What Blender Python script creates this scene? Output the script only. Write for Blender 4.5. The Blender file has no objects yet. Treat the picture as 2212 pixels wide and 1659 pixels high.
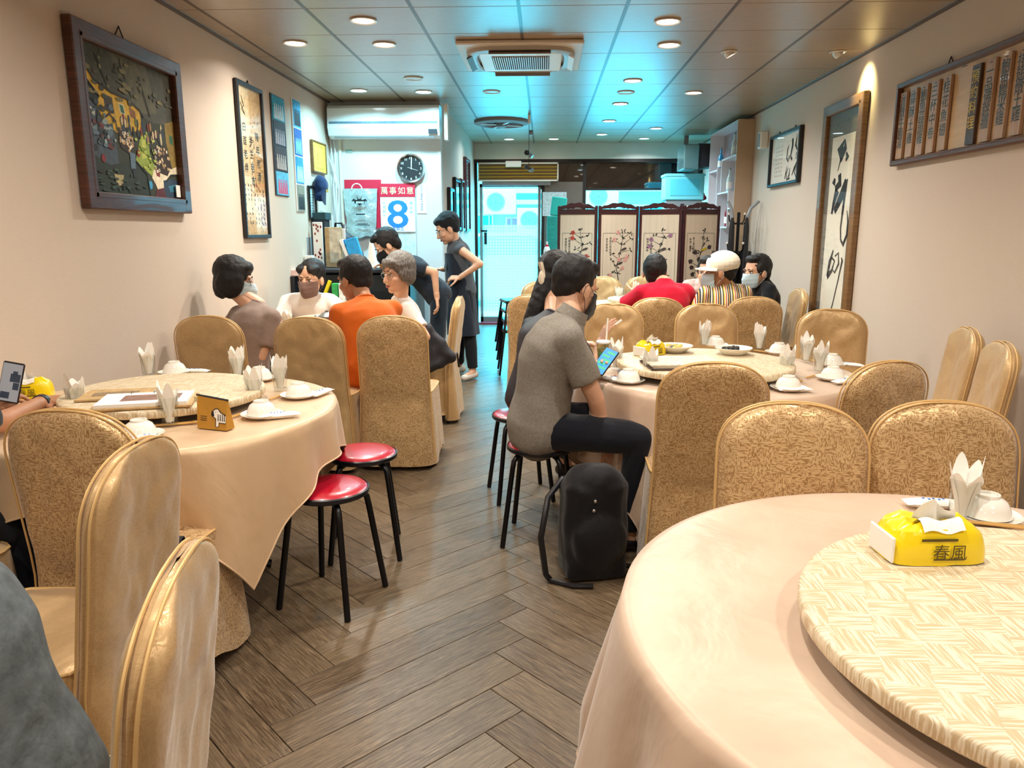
import bpy, bmesh, math, random
import numpy as np
from mathutils import Vector, Matrix, noise, Euler
random.seed(7)
rng = np.random.RandomState(3)
PI = math.pi
scene = bpy.context.scene
COL = scene.collection
# ------------------------------------------------------------------ camera
FPX, CX, CY, HCAM = 1625.0, 1106.0, 829.5, 1.45
PITCH = math.atan(329.5 / FPX)
YAW = math.atan(69 / FPX * math.cos(PITCH))
cam = bpy.data.cameras.new('camera')
cam_o = bpy.data.objects.new('camera', cam)
COL.objects.link(cam_o)
cam.sensor_fit = 'HORIZONTAL'
cam.sensor_width = 36.0
cam.lens = 36.0 * FPX / 2212.0
cam.clip_start = 0.05
cam_o.location = (0, 0, HCAM)
cam_o.rotation_euler = (PI / 2 - PITCH, 0, YAW)
scene.camera = cam_o
# ------------------------------------------------------------------ world, exposure
world = bpy.data.worlds.new('world')
scene.world = world
world.use_nodes = True
bg = world.node_tree.nodes['Background']
bg.inputs[0].default_value = (0.075, 0.60, 0.82, 1)
bg.inputs[1].default_value = 20.0
scene.view_settings.view_transform = 'Standard'
scene.view_settings.look = 'None'
scene.view_settings.exposure = 0.22
scene.view_settings.gamma = 1.0
LAMP_W = 21.0
# room
XL, XR, ZC, YB, YA, XP, YR = -2.25, 2.41, 2.76, 12.0, 8.12, -1.08, -2.6
# ------------------------------------------------------------------ pixel -> place
_cp, _sp, _c, _s = math.cos(PITCH), math.sin(PITCH), math.cos(YAW), math.sin(YAW)
FW = Vector((-_s * _cp, _c * _cp, -_sp)); RT = Vector((_c, _s, 0)); UP = RT.cross(FW)
CAM = Vector((0, 0, HCAM))
def ray(px, py): return FW + RT * ((px - CX) / FPX) - UP * ((py - CY) / FPX)
def atz(px, py, z=0.0):
    d = ray(px, py); return CAM + d * ((z - HCAM) / d.z)
def aty(px, py, y):
    d = ray(px, py); return CAM + d * (y / d.y)
def atx(px, py, x):
    d = ray(px, py); return CAM + d * (x / d.x)
# ------------------------------------------------------------------ mesh builder
class MB:
    def __init__(s): s.v = []; s.f = []; s.mi = []; s.cur = 0
    def add(s, v, f):
        o = len(s.v); s.v += [tuple(p) for p in v]
        s.f += [tuple(i + o for i in q) for q in f]; s.mi += [s.cur] * len(f); return s
    def box(s, c, d, R=None, bev=0.0, taper=1.0):
        hx, hy, hz = d[0] / 2, d[1] / 2, d[2] / 2
        if bev <= 0:
            v = [Vector((x * hx * (taper if z > 0 else 1), y * hy * (taper if z > 0 else 1), z * hz)) for z in (-1, 1) for y in (-1, 1) for x in (-1, 1)]
            f = [(0, 2, 3, 1), (4, 5, 7, 6), (0, 1, 5, 4), (2, 6, 7, 3), (0, 4, 6, 2), (1, 3, 7, 5)]
        else:
            b = min(bev, hx * .95, hy * .95, hz * .95)
            v = []; f = []
            idx = {}
            for z in (-1, 1):
                for y in (-1, 1):
                    for x in (-1, 1):
                        for ax in range(3):
                            p = [x * (hx - b), y * (hy - b), z * (hz - b)]
                            p[ax] = (x * hx, y * hy, z * hz)[ax]
                            idx[(x, y, z, ax)] = len(v); v.append(Vector(p))
            for ax in range(3):
                o1, o2 = [a for a in range(3) if a != ax]
                for sgn in (-1, 1):
                    q = []
                    for a, bb in ((-1, -1), (1, -1), (1, 1), (-1, 1)):
                        k = [0, 0, 0]; k[ax] = sgn; k[o1] = a; k[o2] = bb
                        q.append(idx[(k[0], k[1], k[2], ax)])
                    f.append(tuple(q))
            for ax in range(3):
                o1, o2 = [a for a in range(3) if a != ax]
                for a in (-1, 1):
                    for bb in (-1, 1):
                        k0 = [0, 0, 0]; k0[o1] = a; k0[o2] = bb; k0[ax] = -1
                        k1 = list(k0); k1[ax] = 1
                        f.append((idx[(*k0, o1)], idx[(*k1, o1)], idx[(*k1, o2)], idx[(*k0, o2)]))
            for z in (-1, 1):
                for y in (-1, 1):
                    for x in (-1, 1):
                        f.append((idx[(x, y, z, 0)], idx[(x, y, z, 1)], idx[(x, y, z, 2)]))
        c = Vector(c)
        if R is not None: v = [R @ p for p in v]
        return s.add([p + c for p in v], f)
    def tube(s, pts, r, n=8, cap=True, closed=False):
        pts = [Vector(p) for p in pts]; m = len(pts)
        rr = r if isinstance(r, (list, tuple)) else [r] * m
        V = []; prev = None
        for i, p in enumerate(pts):
            if closed: t = (pts[(i + 1) % m] - pts[i - 1])
            else: t = pts[min(i + 1, m - 1)] - pts[max(i - 1, 0)]
            if t.length < 1e-9: t = Vector((0, 0, 1))
            t.normalize()
            if prev is None:
                a = Vector((0, 0, 1)) if abs(t.z) < .9 else Vector((1, 0, 0))
                u = t.cross(a).normalized()
            else:
                u = (prev - t * prev.dot(t))
                u = u.normalized() if u.length > 1e-6 else t.orthogonal().normalized()
            prev = u; w = t.cross(u)
            for k in range(n):
                an = 2 * PI * k / n
                V.append(p + (u * math.cos(an) + w * math.sin(an)) * rr[i])
        F = []
        for i in range(m if closed else m - 1):
            j = (i + 1) % m
            for k in range(n):
                F.append((i * n + k, i * n + (k + 1) % n, j * n + (k + 1) % n, j * n + k))
        if cap and not closed:
            F.append(tuple(reversed(range(n)))); F.append(tuple((m - 1) * n + k for k in range(n)))
        return s.add(V, F)
    def lathe(s, prof, n=24, c=(0, 0, 0), R=None, capb=False, capt=False):
        c = Vector(c); V = []; F = []
        for r, z in prof:
            for k in range(n):
                a = 2 * PI * k / n; p = Vector((r * math.cos(a), r * math.sin(a), z))
                V.append((R @ p if R is not None else p) + c)
        for i in range(len(prof) - 1):
            for k in range(n):
                F.append((i * n + k, i * n + (k + 1) % n, (i + 1) * n + (k + 1) % n, (i + 1) * n + k))
        if capb: F.append(tuple(reversed(range(n))))
        if capt: F.append(tuple((len(prof) - 1) * n + k for k in range(n)))
        return s.add(V, F)
    def poly(s, pts2, o, ux, uy, th=0.0, lift=0.0):
        o, ux, uy = Vector(o), Vector(ux), Vector(uy); nn = ux.cross(uy).normalized()
        n = len(pts2)
        top = [o + ux * a + uy * b + nn * (lift + th) for a, b in pts2]
        if th <= 0: return s.add(top, [tuple(range(n))])
        bot = [p - nn * th for p in top]
        F = [tuple(range(n)), tuple(reversed(range(n, 2 * n)))] + [(i, i + n, (i + 1) % n + n, (i + 1) % n) for i in range(n)]
        return s.add(top + bot, F)
    def grid(s, fn, nu, nv, wrap=False):
        V = [fn(i / (nu if wrap else nu - 1), j / (nv - 1)) for j in range(nv) for i in range(nu)]
        F = []
        for j in range(nv - 1):
            for i in range(nu if wrap else nu - 1):
                F.append((j * nu + i, j * nu + (i + 1) % nu, (j + 1) * nu + (i + 1) % nu, (j + 1) * nu + i))
        return s.add(V, F)
    def ell(s, c, rad, R=None, nu=20, nv=12):
        c = Vector(c)
        def fn(u, v):
            a, b = 2 * PI * u, PI * v - PI / 2
            p = Vector((rad[0] * math.cos(b) * math.cos(a), rad[1] * math.cos(b) * math.sin(a), rad[2] * math.sin(b)))
            return (R @ p if R is not None else p) + c
        return s.grid(fn, nu, nv, wrap=True)
    def cone(s, p0, r0, p1, r1, n=14, flat=False):
        """tapered limb with rounded (or flat) ends"""
        p0, p1 = Vector(p0), Vector(p1); t = (p1 - p0); L = t.length; t = t / L if L > 1e-9 else Vector((0, 0, 1))
        pts = []; rr = []
        if not flat:
            for a in (-80, -50, -25): pts.append(p0 + t * r0 * math.sin(math.radians(a))); rr.append(r0 * math.cos(math.radians(a)))
        pts += [p0, p1]; rr += [r0, r1]
        if not flat:
            for a in (25, 50, 80): pts.append(p1 + t * r1 * math.sin(math.radians(a))); rr.append(r1 * math.cos(math.radians(a)))
        return s.tube(pts, rr, n)
    def text(s, body, size, o, ux, uy, lift=.0008, align='C'):
        v, f, w = glyphs(body)
        o, ux, uy = Vector(o), Vector(ux).normalized(), Vector(uy).normalized(); nn = ux.cross(uy)
        x0 = {'C': w / 2, 'L': 0, 'R': w}[align]
        return s.add([o + ux * ((a - x0) * size) + uy * ((b - .36) * size) + nn * lift for a, b in v], f)
    def vtext(s, body, size, o, ux, uy, pitch=1.1, lift=.0008, shear=0.0):
        uxv, uyv = Vector(ux).normalized(), Vector(uy).normalized()
        for i, ch in enumerate(body):
            s.text(ch, size, Vector(o) - uyv * (i * pitch * size), uxv, uyv + uxv * shear, lift)
        return s
    def stroke(s, pts, w, o, ux, uy, lift=.001):
        """flat brush stroke: pts in (a,b), w widths"""
        P = [Vector((a, b, 0)) for a, b in pts]; m = len(P)
        ww = w if isinstance(w, (list, tuple)) else [w] * m
        o, ux, uy = Vector(o), Vector(ux), Vector(uy); nn = ux.cross(uy).normalized()
        V = []
        for i in range(m):
            t = (P[min(i + 1, m - 1)] - P[max(i - 1, 0)]); t = t.normalized() if t.length > 0 else Vector((1, 0, 0))
            nrm = Vector((-t.y, t.x, 0))
            for sg in (1, -1):
                q = P[i] + nrm * (sg * ww[i] / 2)
                V.append(o + ux * q.x + uy * q.y + nn * lift)
        return s.add(V, [(2 * i + 1, 2 * i + 3, 2 * i + 2, 2 * i) for i in range(m - 1)])
    def build(s, name, mat, parent=None, smooth=True, sharp=None, loc=None):
        me = bpy.data.meshes.new(name)
        me.from_pydata(s.v, [], s.f)
        mats = mat if isinstance(mat, (list, tuple)) else [mat]
        for m in mats: me.materials.append(m)
        if len(mats) > 1: me.polygons.foreach_set('material_index', s.mi)
        if smooth:
            me.polygons.foreach_set('use_smooth', [True] * len(me.polygons))
            try: me.set_sharp_from_angle(angle=math.radians(sharp if sharp else 40))
            except Exception: pass
        me.update()
        o = bpy.data.objects.new(name, me); COL.objects.link(o)
        if parent is not None: o.parent = parent
        if loc is not None: o.location = loc
        return o
_gl = {}
def glyphs(body):
    if body not in _gl:
        cu = bpy.data.curves.new('glyph', 'FONT'); cu.body = body; cu.resolution_u = 3
        ob = bpy.data.objects.new('glyph', cu); COL.objects.link(ob)
        dg = bpy.context.evaluated_depsgraph_get(); ev = ob.evaluated_get(dg); me = ev.to_mesh()
        v = [(p.co.x, p.co.y) for p in me.vertices]; f = [tuple(p.vertices) for p in me.polygons]
        w = (max(a for a, b in v) + min(a for a, b in v)) if v else 0
        ev.to_mesh_clear(); bpy.data.objects.remove(ob); bpy.data.curves.remove(cu)
        _gl[body] = (v, f, w)
    return _gl[body]
def tag(o, label=None, cat=None, group=None, kind=None):
    if label: o['label'] = label
    if cat: o['category'] = cat
    if group: o['group'] = group
    if kind: o['kind'] = kind
    return o
def thing(name, label, cat, loc=(0, 0, 0), rz=0.0, group=None):
    o = bpy.data.objects.new(name, None); COL.objects.link(o)
    o.empty_display_size = .1
    o.location = loc; o.rotation_euler = (0, 0, rz)
    return tag(o, label, cat, group)
def dup(root, loc, rz, label=None, group=None):
    r = root.copy(); COL.objects.link(r); r.location = loc; r.rotation_euler = (0, 0, rz)
    if label: r['label'] = label
    if group: r['group'] = group
    for ch in list(root.children):
        c = ch.copy(); COL.objects.link(c); c.parent = r
        for g in list(ch.children):
            d = g.copy(); COL.objects.link(d); d.parent = c
    return r
def struct(o): o['kind'] = 'structure'; return o
def RZ(a): return Matrix.Rotation(a, 3, 'Z')
def RX(a): return Matrix.Rotation(a, 3, 'X')
def RY(a): return Matrix.Rotation(a, 3, 'Y')
# ------------------------------------------------------------------ materials
def lin(c):
    if isinstance(c, str):
        c = tuple(int(c[i:i + 2], 16) / 255 for i in (0, 2, 4))
        return tuple(x / 12.92 if x <= .04045 else ((x + .055) / 1.055) ** 2.4 for x in c)
    return tuple(c)
class NT:
    def __init__(s, name):
        s.m = bpy.data.materials.new(name); s.m.use_nodes = True; s.t = s.m.node_tree
        s.b = s.t.nodes['Principled BSDF']
    def n(s, typ, **kw):
        nd = s.t.nodes.new(typ)
        for k, v in kw.items(): setattr(nd, k, v)
        return nd
    def l(s, a, b): s.t.links.new(a, b)
    def coord(s, scale=(1, 1, 1), rnd=False, kind='Object', rot=(0, 0, 0)):
        tc = s.n('ShaderNodeTexCoord'); mp = s.n('ShaderNodeMapping')
        mp.inputs['Scale'].default_value = scale; mp.inputs['Rotation'].default_value = rot
        src = tc.outputs[kind]
        if rnd:
            oi = s.n('ShaderNodeObjectInfo'); ad = s.n('ShaderNodeVectorMath', operation='MULTIPLY_ADD')
            cb = s.n('ShaderNodeCombineXYZ')
            for i in range(3): s.l(oi.outputs['Random'], cb.inputs[i])
            ad.inputs[1].default_value = (37, 53, 71); s.l(cb.outputs[0], ad.inputs[0]); s.l(src, ad.inputs[2]); src = ad.outputs[0]
        s.l(src, mp.inputs[0]); return mp.outputs[0]
    def noise(s, vec, scale=5, detail=4, rough=.55, dist=0):
        nd = s.n('ShaderNodeTexNoise'); nd.inputs['Scale'].default_value = scale; nd.inputs['Detail'].default_value = detail
        nd.inputs['Roughness'].default_value = rough; nd.inputs['Distortion'].default_value = dist
        s.l(vec, nd.inputs['Vector']); return nd.outputs['Fac']
    def ramp(s, fac, stops):
        r = s.n('ShaderNodeValToRGB'); e = r.color_ramp.elements
        while len(e) > 1: e.remove(e[0])
        for i, (p, c) in enumerate(stops):
            el = e[0] if i == 0 else e.new(p)
            el.position = p; c = lin(c) if not isinstance(c, (int, float)) else (c, c, c); el.color = (*c[:3], 1)
        s.l(fac, r.inputs[0]); return r.outputs[0]
    def mix(s, fac, a, b, blend='MIX'):
        m = s.n('ShaderNodeMix', data_type='RGBA', blend_type=blend)
        for v, i in ((fac, 0), (a, 6), (b, 7)):
            if hasattr(v, 'is_linked'): s.l(v, m.inputs[i])
            elif i == 0: m.inputs[0].default_value = v
            else: m.inputs[i].default_value = (*lin(v)[:3], 1)
        return m.outputs[2]
    def math(s, op, a, b=None):
        m = s.n('ShaderNodeMath', operation=op)
        for i, v in enumerate((a, b)):
            if v is None: continue
            if hasattr(v, 'is_linked'): s.l(v, m.inputs[i])
            else: m.inputs[i].default_value = v
        return m.outputs[0]
    def bump(s, h, strength=.3, dist=.01):
        b = s.n('ShaderNodeBump'); b.inputs['Strength'].default_value = strength; b.inputs['Distance'].default_value = dist
        s.l(h, b.inputs['Height']); s.l(b.outputs[0], s.b.inputs['Normal'])
    def col(s, c):
        if hasattr(c, 'is_linked'): s.l(c, s.b.inputs['Base Color'])
        else: s.b.inputs['Base Color'].default_value = (*lin(c)[:3], 1)
    def set(s, **kw):
        for k, v in kw.items():
            s.b.inputs[{'rough': 'Roughness', 'metal': 'Metallic', 'spec': 'Specular IOR Level', 'sheen': 'Sheen Weight', 'coat': 'Coat Weight', 'alpha': 'Alpha', 'trans': 'Transmission Weight', 'ior': 'IOR', 'emit': 'Emission Strength', 'sss': 'Subsurface Weight'}[k]].default_value = v
        return s
def M(name, c, rough=.5, metal=0, var=.12, vs=6, bump=0.0, bs=80, bd=.004, scale=(1, 1, 1), spec=.5, sheen=0, coat=0, rnd=True, sss=0):
    t = NT(name); c = lin(c)
    vec = t.coord(scale, rnd)
    fac = t.noise(vec, vs, 4)
    if var: t.col(t.ramp(fac, [(.25, tuple(x * (1 - var) for x in c)), (.75, tuple(min(1, x * (1 + var)) for x in c))]))
    else: t.col(c)
    if bump: t.bump(t.noise(vec, bs, 3), bump, bd)
    t.set(rough=rough, metal=metal, spec=spec, sheen=sheen, coat=coat)
    if sss: t.b.inputs['Subsurface Weight'].default_value = sss; t.b.inputs['Subsurface Scale'].default_value = .01; t.b.inputs['Subsurface Radius'].default_value = (1, .4, .2)
    return t.m
def EMIT(name, c, s):
    t = NT(name); t.col((0.02, .02, .02)); t.b.inputs['Emission Color'].default_value = (*lin(c)[:3], 1); t.b.inputs['Emission Strength'].default_value = s; return t.m
def GLASS(name, tint=(1, 1, 1), refl=1.0, rough=.02, ior=1.45):
    t = NT(name); tr = t.n('ShaderNodeBsdfTransparent'); tr.inputs[0].default_value = (*tint, 1)
    gl = t.n('ShaderNodeBsdfGlossy'); gl.inputs['Roughness'].default_value = rough
    fr = t.n('ShaderNodeFresnel'); fr.inputs[0].default_value = ior
    gm = t.n('ShaderNodeNewGeometry'); mx = t.n('ShaderNodeMixShader'); t.l(t.math('MULTIPLY', t.math('MULTIPLY', fr.outputs[0], refl), t.math('SUBTRACT', 1.0, gm.outputs['Backfacing'])), mx.inputs[0])
    t.l(tr.outputs[0], mx.inputs[1]); t.l(gl.outputs[0], mx.inputs[2])
    t.l(mx.outputs[0], t.t.nodes['Material Output'].inputs[0]); return t.m
def wallpaper():
    t = NT('wallpaper'); v = t.coord((1, 1, 1), kind='Object')
    a = t.noise(t.coord((6, 6, 160)), 4, 4); b = t.noise(v, 1.3, 3)
    c = t.mix(t.math('MULTIPLY', a, .45), 'd2c3b4', 'b8a999'); t.col(t.mix(t.math('MULTIPLY', b, .25), c, 'c8b8a8'))
    t.bump(a, .25, .003); t.set(rough=.75, spec=.25); return t.m
def ceiling_mat():
    t = NT('ceiling_board'); a = t.noise(t.coord((3, 14, 3), True), 5, 5); b = t.noise(t.coord((8, 60, 8), True), 4, 2)
    c = t.ramp(a, [(.2, '8a7257'), (.8, 'a58c6c')])
    t.col(t.mix(t.math('MULTIPLY', t.math('GREATER_THAN', b, .68), .5), c, '6a543e'))
    t.set(rough=.36, spec=1.0, coat=.7); t.b.inputs['Coat Roughness'].default_value = .38; t.bump(a, .03, .002); return t.m
def plank_mat():
    t = NT('floor_plank')
    g = t.noise(t.coord((1.6, 34, 2), True), 5, 7, .68, .9)
    g2 = t.noise(t.coord((2.5, 95, 3), True), 6, 3, .75)
    pt = t.noise(t.coord((2.2, 7, 1), True), 3, 4, .6)
    c = t.ramp(g, [(.30, '251b14'), (.42, '4e3e2c'), (.53, '76644f'), (.68, '98846a')])
    c = t.mix(t.ramp(g2, [(.38, .95), (.5, 0)]), c, '241a13')
    c = t.mix(t.ramp(pt, [(.35, .55), (.6, 0)]), c, '5d5040')
    oi = t.n('ShaderNodeObjectInfo')
    c = t.mix(.2, c, t.ramp(oi.outputs['Random'], [(0, '4c3b2a'), (1, '9c8768')]))
    t.col(c); t.bump(g2, .35, .002); t.set(spec=.42)
    t.l(t.ramp(g, [(.2, .45), (.8, .24)]), t.b.inputs['Roughness']); return t.m
def brocade(name, hi, lo, amt=1.0, metal=.35):
    t = NT(name)
    a = t.noise(t.coord((75, 75, 330), True), 1, 2, .5); b = t.noise(t.coord((330, 330, 90), True), 1, 2, .5)
    k = t.noise(t.coord((30, 30, 30), True), 1, 3)
    sel = t.math('GREATER_THAN', k, .5)
    p = t.math('ADD', t.math('MULTIPLY', a, sel), t.math('MULTIPLY', b, t.math('SUBTRACT', 1.0, sel)))
    f = t.ramp(p, [(.44, 0), (.52, 1)])
    soft = t.noise(t.coord((1, 1, 1), True), 3.5, 4)
    c = t.mix(t.math('MULTIPLY', f, amt), lo, hi)
    t.col(t.mix(t.math('MULTIPLY', soft, .25), c, hi))
    t.l(t.ramp(f, [(0, .52), (1, .36)]), t.b.inputs['Roughness'])
    wr = t.noise(t.coord((1, 1, .8), True), 5, 3, .5, .4)
    t.bump(wr, .5, .03); t.set(metal=metal, sheen=.3); return t.m
def satin(name, hi, lo, metal=.15, bumps=.5):
    t = NT(name); a = t.noise(t.coord((1, 1, .7), True), 4, 4); w = t.noise(t.coord((1, 1, .5), True), 5, 4, .5, .5)
    t.col(t.ramp(a, [(.3, lo), (.7, hi)])); t.bump(w, bumps, .02); t.set(rough=.42, metal=metal, sheen=.25); return t.m
def susan_mat():
    t = NT('basketweave_cloth'); v = t.coord((1, 1, 1), rot=(0, 0, .3))
    ck = t.n('ShaderNodeTexChecker'); ck.inputs['Scale'].default_value = 15.0; t.l(v, ck.inputs['Vector'])
    a = t.noise(t.coord((16, 330, 24), rot=(0, 0, .3)), 1, 2, .5); b = t.noise(t.coord((330, 16, 24), rot=(0, 0, .3)), 1, 2, .5)
    p = t.n('ShaderNodeMix', data_type='FLOAT'); t.l(ck.outputs['Fac'], p.inputs[0]); t.l(a, p.inputs[2]); t.l(b, p.inputs[3])
    f = t.ramp(p.outputs[0], [(.44, 0), (.56, 1)])
    t.col(t.mix(f, 'c3ac86', 'e2d4b8')); t.bump(f, .15, .002); t.set(rough=.45, spec=.5); return t.m
def wood(name, a, b, sc=(2, 2, 30), rough=.35):
    t = NT(name); g = t.noise(t.coord(sc, True), 3, 5, .6, .5); t.col(t.ramp(g, [(.3, a), (.7, b)])); t.set(rough=rough, coat=.15); t.bump(g, .08, .002); return t.m
def stripes(name, cols, freq=20, axis=0):
    t = NT(name); tc = t.n('ShaderNodeTexCoord'); sp = t.n('ShaderNodeSeparateXYZ'); t.l(tc.outputs['Object'], sp.inputs[0])
    f = t.math('FRACT', t.math('MULTIPLY', sp.outputs[axis], freq))
    r = t.n('ShaderNodeValToRGB'); r.color_ramp.interpolation = 'CONSTANT'; e = r.color_ramp.elements
    while len(e) > 1: e.remove(e[0])
    for i, (p, c) in enumerate(cols):
        el = e[0] if i == 0 else e.new(p); el.position = p; el.color = (*lin(c), 1)
    t.l(f, r.inputs[0]); t.col(r.outputs[0]); t.set(rough=.8, spec=.2); return t.m
m_wall = wallpaper(); m_ceil = ceiling_mat(); m_plank = plank_mat()
m_gold = brocade('gold_brocade', 'dab988', '9c7440')
m_goldb = brocade('gold_satin_back', 'cfae7e', 'bd9a68', .6, .3)
m_pipe = M('gold_piping', 'd9b377', .45, .2, .05)
m_cloth1 = satin('peach_satin', 'dcbd98', 'd0ae86'); m_cloth3 = satin('dusty_pink_satin', 'd9c0a8', 'caae96')
m_susan = susan_mat()
m_black = M('black_paint', '14141a', .35, 0, .1); m_blackm = M('black_metal', '101014', .28, .3, .1)
m_dark = M('dark_charcoal', '22222a', .6); m_white = M('white_plastic', 'e8e8e4', .4, 0, .03)
m_paper = M('white_paper', 'f2efe8', .8, 0, .03); m_ceramic = M('white_ceramic', 'f0ece2', .15, 0, .02, coat=.4, rnd=False)
m_glass = GLASS('clear_glass', (.95, .96, .95), 1.9); m_red = M('red_vinyl', 'b3122a', .3, 0, .08, coat=.3)
m_redwood = wood('rosewood', '2a0c10', '4a1519'); m_walnut = wood('walnut_frame', '3a1f16', '5d3524'); m_oak = wood('oak_frame', '6a4a2a', '8f6a40')
m_chrome = M('chrome', 'c8ccd0', .15, 1.0, .02); m_steel = M('steel', '9aa0a4', .3, .9, .08)
m_yellow = M('yellow_plastic', 'f2d400', .3, 0, .06, coat=.4); m_bamboo = M('bamboo', 'c89a50', .5)
m_ink = M('black_ink', '101014', .7, 0, 0); m_blue = M('print_blue', '1a78d8', .6, 0, 0); m_redp = M('print_red', 'c8183a', .6, 0, .04)
m_cream = M('cream_paint', 'd8cfc0', .5, 0, .04); m_teal = M('teal_paint', '1f8f8c', .5, 0, .1)
m_gilt = M('gold_print', 'd8a92c', .4, .3, .05); m_grey = M('grey_plastic', '8c9094', .5, 0, .05)
# ================================================================== floor
fl = MB().box((( XL + XR) / 2, (YR + YB) / 2, -.055), (XR - XL + .2, YB - YR + .2, .1)).build('floor', M('floor_groove', '2a2019', .8), smooth=False)
struct(fl)
W, MM = .1524, 6; L = W * MM
pl_me = MB().box((0, 0, 0), (L - .0025, W - .0025, .006), bev=.0012)
pm = bpy.data.meshes.new('plank'); pm.from_pydata(pl_me.v, [], pl_me.f); pm.materials.append(m_plank)
cand = []
ox, oy = -.70, 1.0          # a zigzag line of the parquet runs along x = ox
r2 = math.sqrt(.5)
def g2w(i, j):               # grid cell units -> room; i axis points to +x+y, j axis to -x+y
    return Vector((ox + (i - j) * W * r2, oy + (i + j) * W * r2, 0))
for j in range(-75, 110):
    for n in range(-14, 14):
        i0 = j + 2 * MM * n
        c = g2w(i0 + MM / 2, j + .5); cand.append((c, PI / 4))
        c = g2w(j + .5, j - 2 * MM * n - 2 * MM + 1 + MM / 2); cand.append((c, 3 * PI / 4))
cand = [q for q in cand if XL - .45 < q[0].x < XR + .45 and YR < q[0].y < YB + .3]
def showing(c):              # planks that lie in the open aisle first
    inside = -1.25 < c.x < .75
    return (0 if inside and 1.4 < c.y < 9 else 1, c.y if c.y > 1.2 else 50 - c.y)
cand.sort(key=lambda q: showing(q[0]))
rest = MB()
for k, (c, a) in enumerate(cand):
    full = XL + .36 < c.x < XR - .36 and c.y < YB - .36 and c.y > YR + .36
    if k < 290 and full:
        o = bpy.data.objects.new('plank', pm); COL.objects.link(o); o.location = (c.x, c.y, -.003); o.rotation_euler = (0, 0, a); o.parent = fl
    else:
        cx, cy = c.x, c.y; d = Vector((math.cos(a), math.sin(a)))
        lo, hi = -L / 2, L / 2
        for ax, mn, mx_ in ((0, XL - .12, XR + .12), (1, YR - .1, YB + .1)):      # clip at the walls
            for lim, sg in ((mn, 1), (mx_, -1)):
                t0 = (lim - (cx, cy)[ax]) / d[ax] + sg * .11 * (1 if d[ax] > 0 else -1)
                if (sg > 0) == (d[ax] > 0): lo = max(lo, t0)
                else: hi = min(hi, t0)
        if hi - lo < .05: continue
        m = (lo + hi) / 2
        rest.box((cx + d.x * m, cy + d.y * m, -.003), (hi - lo - .0025, W - .0025, .006), RZ(a), bev=.0012)
ro = rest.build('plank_field', m_plank, fl, smooth=False); ro['kind'] = 'stuff'
# ================================================================== walls
def wallbox(name, x0, x1, y0, y1, z0, z1, mat, parent=None):
    o = MB().box(((x0 + x1) / 2, (y0 + y1) / 2, (z0 + z1) / 2), (abs(x1 - x0), abs(y1 - y0), abs(z1 - z0))).build(name, mat, parent, smooth=False)
    if parent is None: struct(o)
    return o
wallbox('wall_left', XL - .12, XL, YR, YA + .12, 0, ZC + .06, m_wall)
wallbox('wall_right', XR, XR + .12, YR, YB, 0, ZC + .06, m_wall)
wallbox('wall_rear', XL - .12, XR + .12, YR - .12, YR, 0, ZC + .06, m_wall)
m_coolwall = M('white_wall', 'd3d6d8', .7, 0, .05, 2, .1, 60)
wp = wallbox('wall_partition', XL - .12, XP, YA, YA + .12, 0, ZC + .06, m_coolwall)
wallbox('wall_passage', XP - .12, XP, YA + .12, YB, 0, ZC + .06, m_wall)
# ================================================================== ceiling
ce = struct(MB().box(((XL + XR) / 2, (YR + YB) / 2, ZC + .045), (XR - XL + .24, YB - YR + .24, .05)).build('ceiling', M('ceiling_void', '3a2f26', .8), smooth=False))
GX, GY, X0, Y0 = .642, .618, -2.087, 4.82
xs = [XL] + [X0 + GX * k for k in range(0, 7)] + [XR]
ys = [YR] + [Y0 + GY * k for k in range(-12, 12) if YR + .05 < Y0 + GY * k < YB - .05] + [YB]
me_full = None
def panel_mesh(w, d):
    b = MB().box((0, 0, 0), (w - .007, d - .007, .014), bev=.002)
    me = bpy.data.meshes.new('ceiling_panel'); me.from_pydata(b.v, [], b.f); me.materials.append(m_ceil); return me
cache = {}
for i in range(len(xs) - 1):
    for j in range(len(ys) - 1):
        w, d = xs[i + 1] - xs[i], ys[j + 1] - ys[j]
        key = (round(w, 3), round(d, 3))
        if key not in cache: cache[key] = panel_mesh(w, d)
        o = bpy.data.objects.new('ceiling_panel', cache[key]); COL.objects.link(o); o.parent = ce
        o.location = ((xs[i] + xs[i + 1]) / 2, (ys[j] + ys[j + 1]) / 2, ZC + .009)
m_tbar = M('ceiling_bar_brown', '57463a', .35, .2)
for x in xs[1:-1]:
    MB().box((x, (YR + YB) / 2, ZC + .004), (.022, YB - YR, .008)).build('ceiling_bar', m_tbar, ce, smooth=False)
for y in ys[1:-1]:
    MB().box(((XL + XR) / 2, y, ZC + .0065), (XR - XL, .010, .005)).build('ceiling_bar', m_tbar, ce, smooth=False)
for sx, x in ((1, XL), (-1, XR)):
    MB().box((x + sx * .014, (YR + YB) / 2, ZC - .001), (.028, YB - YR, .014)).build('ceiling_edge_bar', m_tbar, ce, smooth=False)
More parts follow.
